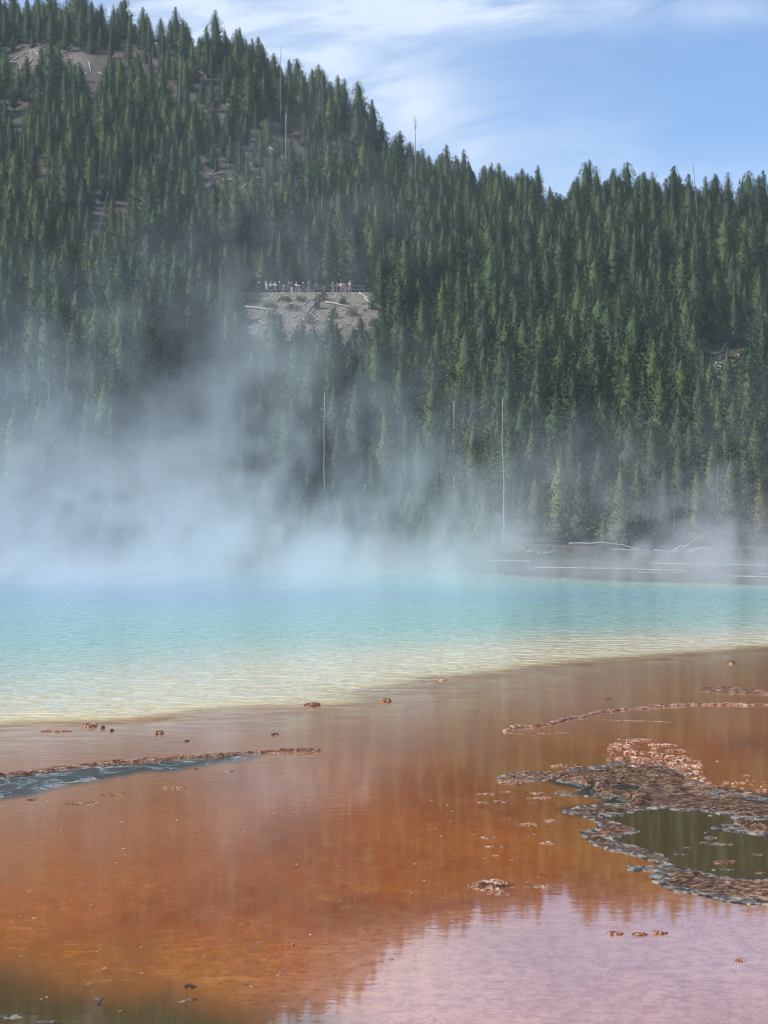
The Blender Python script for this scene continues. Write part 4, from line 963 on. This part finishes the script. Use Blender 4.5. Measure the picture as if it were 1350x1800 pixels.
def figure(kind):
    if kind in POSES: return POSES[kind]
    hip, ch, nk, hd, top, shL, shR, arms = pose(kind)
    def arm(sh, a): 
        (el_, wr) = a; d = (Vector(wr) - Vector(el_)).normalized(); hn = tuple(Vector(wr) + d * .09); return [nk, sh, el_, wr, hn], [.07, .055, .042, .030, .036]
    legs = [([hip, (s_ * .10, 0, .86), (s_ * .12, -.02, .48), (s_ * .13, .01, .10), (s_ * .13, -.10, .04)], [.12, .095, .065, .045, .042]) for s_ in (-1, 1)]
    body = skin_mesh([([hip, ch, nk, hd, top], [(.14, .11), (.15, .11), .055, (.085, .10), .075])] + [arm(shL, arms[0]), arm(shR, arms[1])] + legs, 'body')
    shirt = skin_mesh([([(hip[0], hip[1], hip[2] - .03), ch, (nk[0], nk[1], nk[2] - .06)], [(.165, .14), (.18, .14), (.10, .09)])] + [([(nk[0], nk[1], nk[2] - .06), sh, tuple(Vector(sh).lerp(Vector(a[0]), .85))], [.10, .08, .068]) for sh, a in ((shL, arms[0]), (shR, arms[1]))], 'shirt')
    trous = skin_mesh([([(0, 0, .96), (s_ * .10, 0, .85), (s_ * .12, -.02, .48), (s_ * .13, .0, .14)], [.15, .115, .088, .075]) for s_ in (-1, 1)], 'trousers')
    shorts = skin_mesh([([(0, 0, .96), (s_ * .10, 0, .85), (s_ * .125, -.01, .58)], [.15, .12, .105]) for s_ in (-1, 1)], 'shorts')
    dress = skin_mesh([([(0, 0, 1.0), (0, 0, .8), (0, -.01, .52)], [.15, .19, .22])], 'skirt')
    hv, hf = [], []
    def lathe(prof, c, sq=1.0, n=14):
        v = [(c[0] + r_ * math.cos(6.2832 * k / n), c[1] + r_ * sq * math.sin(6.2832 * k / n), c[2] + z_) for r_, z_ in prof for k in range(n)]
        f = [(i * n + k, i * n + (k + 1) % n, (i + 1) * n + (k + 1) % n, (i + 1) * n + k) for i in range(len(prof) - 1) for k in range(n)]
        return v, f
    hc = (hd[0], hd[1], hd[2] + .04)
    hat = lathe([(.24, -.0), (.235, .012), (.115, .02), (.11, .10), (.06, .135), (.001, .14)], hc)
    cap = lathe([(.112, -.01), (.112, .05), (.085, .11), (.03, .135), (.001, .137)], hc, 1.08)
    hair = lathe([(.09, -.14), (.118, -.06), (.118, .04), (.09, .11), (.04, .135), (.001, .138)], (hc[0], hc[1] + .022, hc[2]), 1.0)
    def md(nm, vf): me = bpy.data.meshes.new(nm); me.from_pydata(vf[0], [], vf[1]); me.polygons.foreach_set('use_smooth', [True] * len(me.polygons)); return me
    face = []
    for s_ in (-1, 1): face.append(tube([(s_ * .032, hd[1] - .098, hd[2] + .01), (s_ * .032, hd[1] - .108, hd[2] + .01)], [.012, .010], 6))
    nose = tube([(0, hd[1] - .09, hd[2] + .005), (0, hd[1] - .125, hd[2] - .03)], [.010, .016], 5)
    mouth = tube([(-.026, hd[1] - .098, hd[2] - .06), (.026, hd[1] - .098, hd[2] - .06)], [.007, .007], 5)
    brim = ([(-.08, hc[1] - .10, hc[2]), (.08, hc[1] - .10, hc[2]), (.06, hc[1] - .20, hc[2] - .01), (-.06, hc[1] - .20, hc[2] - .01), (-.08, hc[1] - .10, hc[2] + .012), (.08, hc[1] - .10, hc[2] + .012), (.06, hc[1] - .20, hc[2] + .0), (-.06, hc[1] - .20, hc[2] + .0)], [(0, 1, 2, 3), (7, 6, 5, 4), (0, 4, 5, 1), (1, 5, 6, 2), (2, 6, 7, 3), (3, 7, 4, 0)])
    hands = []
    for a in arms:
        wr = Vector(a[1]); d = (wr - Vector(a[0])).normalized(); s1 = d.orthogonal().normalized()
        for k in range(4): 
            b0 = wr + d * .10 + s1 * (k - 1.5) * .019; hands.append(tube([b0, b0 + d * (.05 + .008 * (k in (1, 2))), b0 + d * .075 + d.cross(s1) * .02], [.009, .008, .006], 5))
        b0 = wr + d * .04 - s1 * .035; hands.append(tube([b0, b0 - s1 * .025 + d * .035, b0 - s1 * .03 + d * .06], [.011, .009, .007], 5))
    POSES[kind] = dict(body=body, shirt=shirt, trousers=trous, shorts=shorts, skirt=dress, hat=md('hat', hat), cap=md('cap', join([cap, brim])), hair=md('hair', hair), eyes=md('eyes', join(face)), nose=md('nose', join([nose, mouth])), hands=md('hands', join(hands)), wr=arms)
    return POSES[kind]
def person(px, scale, kind, top, topc, legk, legc, headk, headc, label, turn=0.0, dY=0.0):
    f = figure(kind); D = 322.6 + dY; x0 = (px - 675) / F * D; z0 = tz(x0, D)
    root = empty('person', (x0, D, z0), turn); root.scale = (scale,) * 3
    def part(nm, me, mat):
        me = me.copy(); me.name = nm; me.materials.clear(); me.materials.append(mat); o = bpy.data.objects.new(nm, me); return link(o, root)
    b_ = part('body', f['body'], skinm); sub = [part('hands', f['hands'], skinm)]
    sub += [part('nose', f['nose'], skinm), part('eyes', f['eyes'], cloth((.03, .02, .02)))]
    for q_ in sub: q_.parent = b_
    part('shirt', f['shirt'], cloth(topc)); part(legk, f[legk], cloth(legc))
    part('hair', f['hair'], cloth((.06, .04, .03)))
    if headk: part(headk, f[headk], cloth(headc))
    if kind in ('photo', 'raise'):
        wr = Vector(f['wr'][0][1]); c = wr + Vector((.06 if kind == 'photo' else 0, -.03, .10))
        vs = [(c.x + sx * .06, c.y + sy_ * .006, c.z + sz * .035) for sx in (-1, 1) for sy_ in (-1, 1) for sz in (-1, 1)]
        o = mesh_obj('phone', vs, [(0, 1, 3, 2), (4, 6, 7, 5), (0, 4, 5, 1), (2, 3, 7, 6), (0, 2, 6, 4), (1, 5, 7, 3)], cloth((.04, .04, .045)), root)
    tag(root, label, 'person', 'people on the overlook'); return root
WH, BK, NV, BL, BE, GY = (.72, .72, .74), (.025, .025, .03), (.03, .045, .09), (.06, .16, .30), (.48, .40, .30), (.25, .26, .28)
PEOPLE = [
 (454.5, .98, 'hips', BK, 'shorts', BK, 'hat', (.78, .76, .72), 'person at the left end in a wide white hat, dark top and shorts', .3, 0),
 (468.5, 1.0, 'raise', WH, 'skirt', WH, 'hat', WH, 'person in long white clothes holding a phone high overhead', 0, 0),
 (476.5, 1.0, 'rail', (.45, .47, .5), 'shorts', NV, 'cap', GY, 'person in grey top and navy shorts beside the white-clad one', .1, -.3),
 (483.5, .98, 'rail', WH, 'skirt', (.6, .6, .7), 'cap', WH, 'person in white top and pale lilac skirt near the left end', -.2, 0),
 (491.5, 1.03, 'rail', BK, 'trousers', (.14, .09, .06), 'cap', (.8, .8, .8), 'person in black shirt, brown trousers and bright white cap', 0, .2),
 (498.5, .86, 'stand', (.62, .36, .34), 'shorts', BE, None, None, 'small figure in a pink-and-white top left of the crowd centre', .4, -.2),
 (503.0, .80, 'lean', NV, 'trousers', NV, None, None, 'short person in dark navy clothes leaning on the rail', 0, 0),
 (508.0, 1.0, 'rail', (.07, .07, .08), 'trousers', (.05, .05, .06), 'hat', (.55, .5, .42), 'person in dark clothes with a beige brimmed hat', .2, .4),
 (513.0, .97, 'photo', BK, 'trousers', WH, 'hair', (.05, .03, .02), 'person in black shirt with white trousers', -.2, -.3),
 (521.0, .98, 'stand', WH, 'trousers', (.62, .66, .72), 'cap', (.6, .55, .5), 'person in white shirt and pale jeans right of the dark group', .2, 0),
 (526.0, .93, 'bend', WH, 'trousers', (.66, .68, .72), None, None, 'person in white bending forward beside the pale jeans', -.5, 0),
 (533.0, .98, 'rail', NV, 'trousers', (.05, .08, .14), 'cap', (.6, .6, .6), 'person in navy with a light cap at the middle of the rail', 0, 0),
 (543.0, 1.04, 'photo', BL, 'trousers', (.36, .36, .38), 'cap', (.55, .52, .48), 'person in blue shirt taking a photo with both arms up', 0, -.2),
 (555.5, .88, 'lean', (.10, .15, .10), 'trousers', BK, 'hat', (.6, .55, .42), 'person in dark green with a straw hat leaning at the rail', .3, .3),
 (563.0, .86, 'stand', BK, 'trousers', BK, None, None, 'person all in black between straw hat and light seated one', 0, .4),
 (569.5, .72, 'lean', (.5, .5, .46), 'shorts', BE, 'cap', GY, 'low leaning figure in a light top behind the bush', 0, 0),
 (585.5, .97, 'rail', (.12, .13, .14), 'trousers', (.30, .30, .33), 'cap', (.6, .58, .55), 'person in charcoal shirt and grey trousers with a light cap', -.2, 0),
 (593.5, .97, 'rail', (.40, .14, .15), 'trousers', (.06, .05, .08), 'cap', (.25, .08, .1), 'person in dull red shirt and dark trousers', .1, 0),
 (600.0, 1.0, 'hips', (.72, .70, .45), 'trousers', (.22, .30, .36), 'hair', (.06, .04, .03), 'person in cream-yellow shirt and blue jeans', 0, -.2),
 (604.5, 1.0, 'photo', (.5, .45, .38), 'trousers', GY, None, None, 'person in tan half hidden behind the cream-yellow shirt', 0, .7),
 (608.5, .68, 'stand', (.70, .10, .14), 'skirt', (.70, .10, .14), None, None, 'child in a bright red dress near the right end', 0, -.3),
 (615.0, 1.05, 'photo', WH, 'trousers', (.56, .50, .44), 'cap', WH, 'tall person at the right end in white shirt and beige trousers', -.1, -.2)]
for (px, s_, kd, tc_, lk, lc, hk, hc, lb, tn, dy) in PEOPLE: person(px, s_, kd, 'shirt', tc_, lk, lc, hk if hk != 'hair' else None, hc, lb, tn, dy)
# railing
rl = empty('wooden_railing', ((545 - 675) / F * 321.8, 321.9, tz((545 - 675) / F * 321.8, 321.9)))
x0r, x1r = (448 - 545) / F * 321.9, (640 - 545) / F * 321.9; nposts = 9
railm = simple('rail_wood', (.20, .18, .17), .85, .3, 4)
def rz(xl): return tz(rl.location.x + xl, 321.9) - rl.location.z
for i in range(nposts):
    xl = x0r + (x1r - x0r) * i / (nposts - 1); z_ = rz(xl); vs, fs = tube([(xl, 0, z_ - .2), (xl, 0, z_ + 1.1)], [.055, .05], 8); mesh_obj('post', vs, fs, railm, rl)
for hh_ in (.5, 1.02):
    vs, fs = tube([(x0r + (x1r - x0r) * i / 12, -.04, rz(x0r + (x1r - x0r) * i / 12) + hh_) for i in range(13)], [.04] * 13, 6); mesh_obj('rail', vs, fs, railm, rl)
tag(rl, 'low wooden post-and-rail fence in front of the crowd on the overlook', 'railing')

# ------------------------------------------------------------------ steam over the spring
def steam_group():
    ng = bpy.data.node_groups.new('steam_nodes', 'GeometryNodeTree')
    ng.interface.new_socket('Geometry', in_out='INPUT', socket_type='NodeSocketGeometry'); ng.interface.new_socket('Geometry', in_out='OUTPUT', socket_type='NodeSocketGeometry')
    nb = NB(ng); nb.add('NodeGroupInput'); go = nb.add('NodeGroupOutput')
    pos = nb.add('GeometryNodeInputPosition').outputs[0]; X, Y, Z = nb.sep(pos)
    # plumes lean to the right as they rise and their outline is torn by turbulence
    wob = nb.noise(nb.comb(nb.m('MULTIPLY', X, .16), nb.m('MULTIPLY', Y, .05), nb.m('MULTIPLY', Z, .12)), 1.0, 2, .5)
    Xw = nb.m('ADD', X, nb.m('MULTIPLY', nb.m('SUBTRACT', wob, .5), 9.0))
    tv = nb.comb(nb.m('MULTIPLY', nb.m('SUBTRACT', Xw, nb.m('MULTIPLY', Z, .25)), .50), nb.m('MULTIPLY', Y, .035), nb.m('MULTIPLY', Z, .26))
    t1 = nb.noise(tv, 1.0, 5, .62, .9)
    tear = nb.mapr(t1, .44, .60, 0.0, 1.0)
    t2 = nb.noise(nb.comb(nb.m('MULTIPLY', Xw, .08), nb.m('MULTIPLY', Y, .03), nb.m('MULTIPLY', Z, .07)), 1.0, 3, .55)
    tot = None
    def addd(v):
        nonlocal tot
        tot = v if tot is None else nb.m('ADD', tot, v)
    def g1(v, c, s_):
        q = nb.m('DIVIDE', nb.m('SUBTRACT', v, c), s_); return nb.m('EXPONENT', nb.m('MULTIPLY', nb.m('MULTIPLY', q, q), -.5))
    # blanket on the water: thick at left, thin at right
    xl = nb.mapr(nb.m('DIVIDE', X, nb.m('MAXIMUM', Y, 20.0)), -.04, .11, 1.0, .22)
    yb = nb.m('MULTIPLY', nb.mapr(Y, 40, 84), nb.mapr(Y, 150, 128))
    low = nb.m('EXPONENT', nb.m('DIVIDE', nb.m('MULTIPLY', Z, -1.0), nb.m('MULTIPLY_ADD', xl, 1.1, .9)))
    addd(nb.m('MULTIPLY', nb.m('MULTIPLY', low, nb.m('MULTIPLY', xl, yb)), nb.m('MULTIPLY_ADD', tear, .026, .011)))
    # plumes: photo px at distance D, width m, decay height m, strength, depth sigma
    for (px, D, sw, hz, a, sy_, top) in PLUMES:
        xc = (px - 675) / F * D
        xx = nb.m('SUBTRACT', Xw, nb.m('MULTIPLY', Z, .10))
        ws = nb.m('MULTIPLY_ADD', Z, .16, sw)
        q = nb.m('DIVIDE', nb.m('SUBTRACT', xx, xc), ws); gx_ = nb.m('EXPONENT', nb.m('MULTIPLY', nb.m('MULTIPLY', q, q), -.5))
        v = nb.m('MULTIPLY', gx_, g1(Y, D, sy_))
        v = nb.m('MULTIPLY', v, nb.m('EXPONENT', nb.m('DIVIDE', Z, -hz)))
        v = nb.m('MULTIPLY', v, nb.mapr(Z, top * .7, top, 1, 0))
        addd(nb.m('MULTIPLY', v, nb.m('MULTIPLY', nb.m('MULTIPLY_ADD', tear, 1.1, .06), a)))
    # torn veils drifting up the hillside
    vx = nb.mapr(nb.m('DIVIDE', X, nb.m('MAXIMUM', Y, 20.0)), .0, .10, 1.0, .45)
    veil = nb.m('MULTIPLY', nb.m('MULTIPLY', nb.mapr(t2, .44, .64), tear), nb.m('MULTIPLY', vx, nb.m('MULTIPLY', g1(Y, 105, 22), nb.m('EXPONENT', nb.m('DIVIDE', Z, -13.0)))))
    addd(nb.m('MULTIPLY', veil, .015))
    # edges of the box fade to nothing
    ed = nb.m('MULTIPLY', nb.m('MULTIPLY', nb.mapr(X, -44, -38), nb.mapr(X, 46, 40)), nb.m('MULTIPLY', nb.mapr(Y, 34, 44), nb.mapr(Y, 160, 150)))
    ed = nb.m('MULTIPLY', ed, nb.mapr(Z, 25, 20))
    den = nb.m('MAXIMUM', nb.m('SUBTRACT', nb.m('MULTIPLY', tot, ed), .0009), 0.0)
    vc = nb.add('GeometryNodeVolumeCube'); nb.link(den, vc.inputs['Density'])
    vc.inputs['Min'].default_value = (-45, 34, 0.02); vc.inputs['Max'].default_value = (47, 161, 26)
    vc.inputs['Resolution X'].default_value = 240; vc.inputs['Resolution Y'].default_value = 127; vc.inputs['Resolution Z'].default_value = 64
    sm_ = nb.add('GeometryNodeSetMaterial'); nb.link(vc.outputs[0], sm_.inputs[0]); sm_.inputs['Material'].default_value = stm
    nb.link(sm_.outputs[0], go.inputs[0]); return ng
PLUMES = [(205, 84, 1.9, 3.9, .060, 7, 14), (15, 88, 2.1, 3.2, .050, 7, 13), (480, 92, 1.7, 3.6, .030, 7, 13), (560, 100, 1.1, 4.6, .036, 6, 14), (720, 98, 1.5, 3.5, .055, 6, 12), (840, 106, 1.2, 3.1, .052, 6, 10), (930, 112, 1.4, 2.6, .03, 6, 9),
          (385, 108, .9, 15.0, .026, 8, 24), (640, 105, 1.6, 5.0, .016, 7, 15), (1255, 135, 2.0, 2.2, .08, 6, 8), (1170, 132, 2.2, 2.6, .035, 6, 9), (1085, 128, 2.4, 3.4, .04, 7, 11), (1345, 130, 2.0, 2.4, .045, 6, 9), (1010, 120, 1.6, 2.8, .03, 6, 10),
          (300, 92, 3.0, 1.6, .045, 9, 8), (560, 92, 3.0, 1.4, .032, 9, 8), (60, 112, 2.5, 11, .013, 8, 20), (250, 112, 2.0, 9, .012, 8, 18)]
stm = bpy.data.materials.new('steam'); stm.use_nodes = True
nb = NB(stm.node_tree); nb.N.clear(); out = nb.add('ShaderNodeOutputMaterial'); pv = nb.add('ShaderNodeVolumePrincipled')
pv.inputs['Color'].default_value = (.88, .93, .965, 1); pv.inputs['Density'].default_value = 1.0; pv.inputs['Anisotropy'].default_value = .0
nb.link(pv.outputs[0], out.inputs['Volume'])
vme = bpy.data.meshes.new('steam'); vme.from_pydata([(0, 90, 5)], [], []); vme.materials.append(stm)
vo_ = link(bpy.data.objects.new('steam', vme)); md = vo_.modifiers.new('steam', 'NODES'); md.node_group = steam_group()
tag(vo_, 'pale blue-grey steam rising in plumes from the hot spring', 'steam', kind='stuff')

# even air over the whole place
hzm = bpy.data.materials.new('haze'); hzm.use_nodes = True
nb = NB(hzm.node_tree); nb.N.clear(); out = nb.add('ShaderNodeOutputMaterial'); pv = nb.add('ShaderNodeVolumePrincipled')
pv.inputs['Color'].default_value = (.80, .90, 1.0, 1); pv.inputs['Density'].default_value = .00018
nb.link(pv.outputs[0], out.inputs['Volume'])
hx, hy0, hy1, hz0, hz1 = 5000, -5000, 5000, -8, 160
hv = [(sx, sy_, sz) for sx in (-hx, hx) for sy_ in (hy0, hy1) for sz in (hz0, hz1)]
hzo = mesh_obj('haze', hv, [(0, 1, 3, 2), (4, 6, 7, 5), (0, 4, 5, 1), (2, 3, 7, 6), (0, 2, 6, 4), (1, 5, 7, 3)], hzm); tag(hzo, kind='stuff')
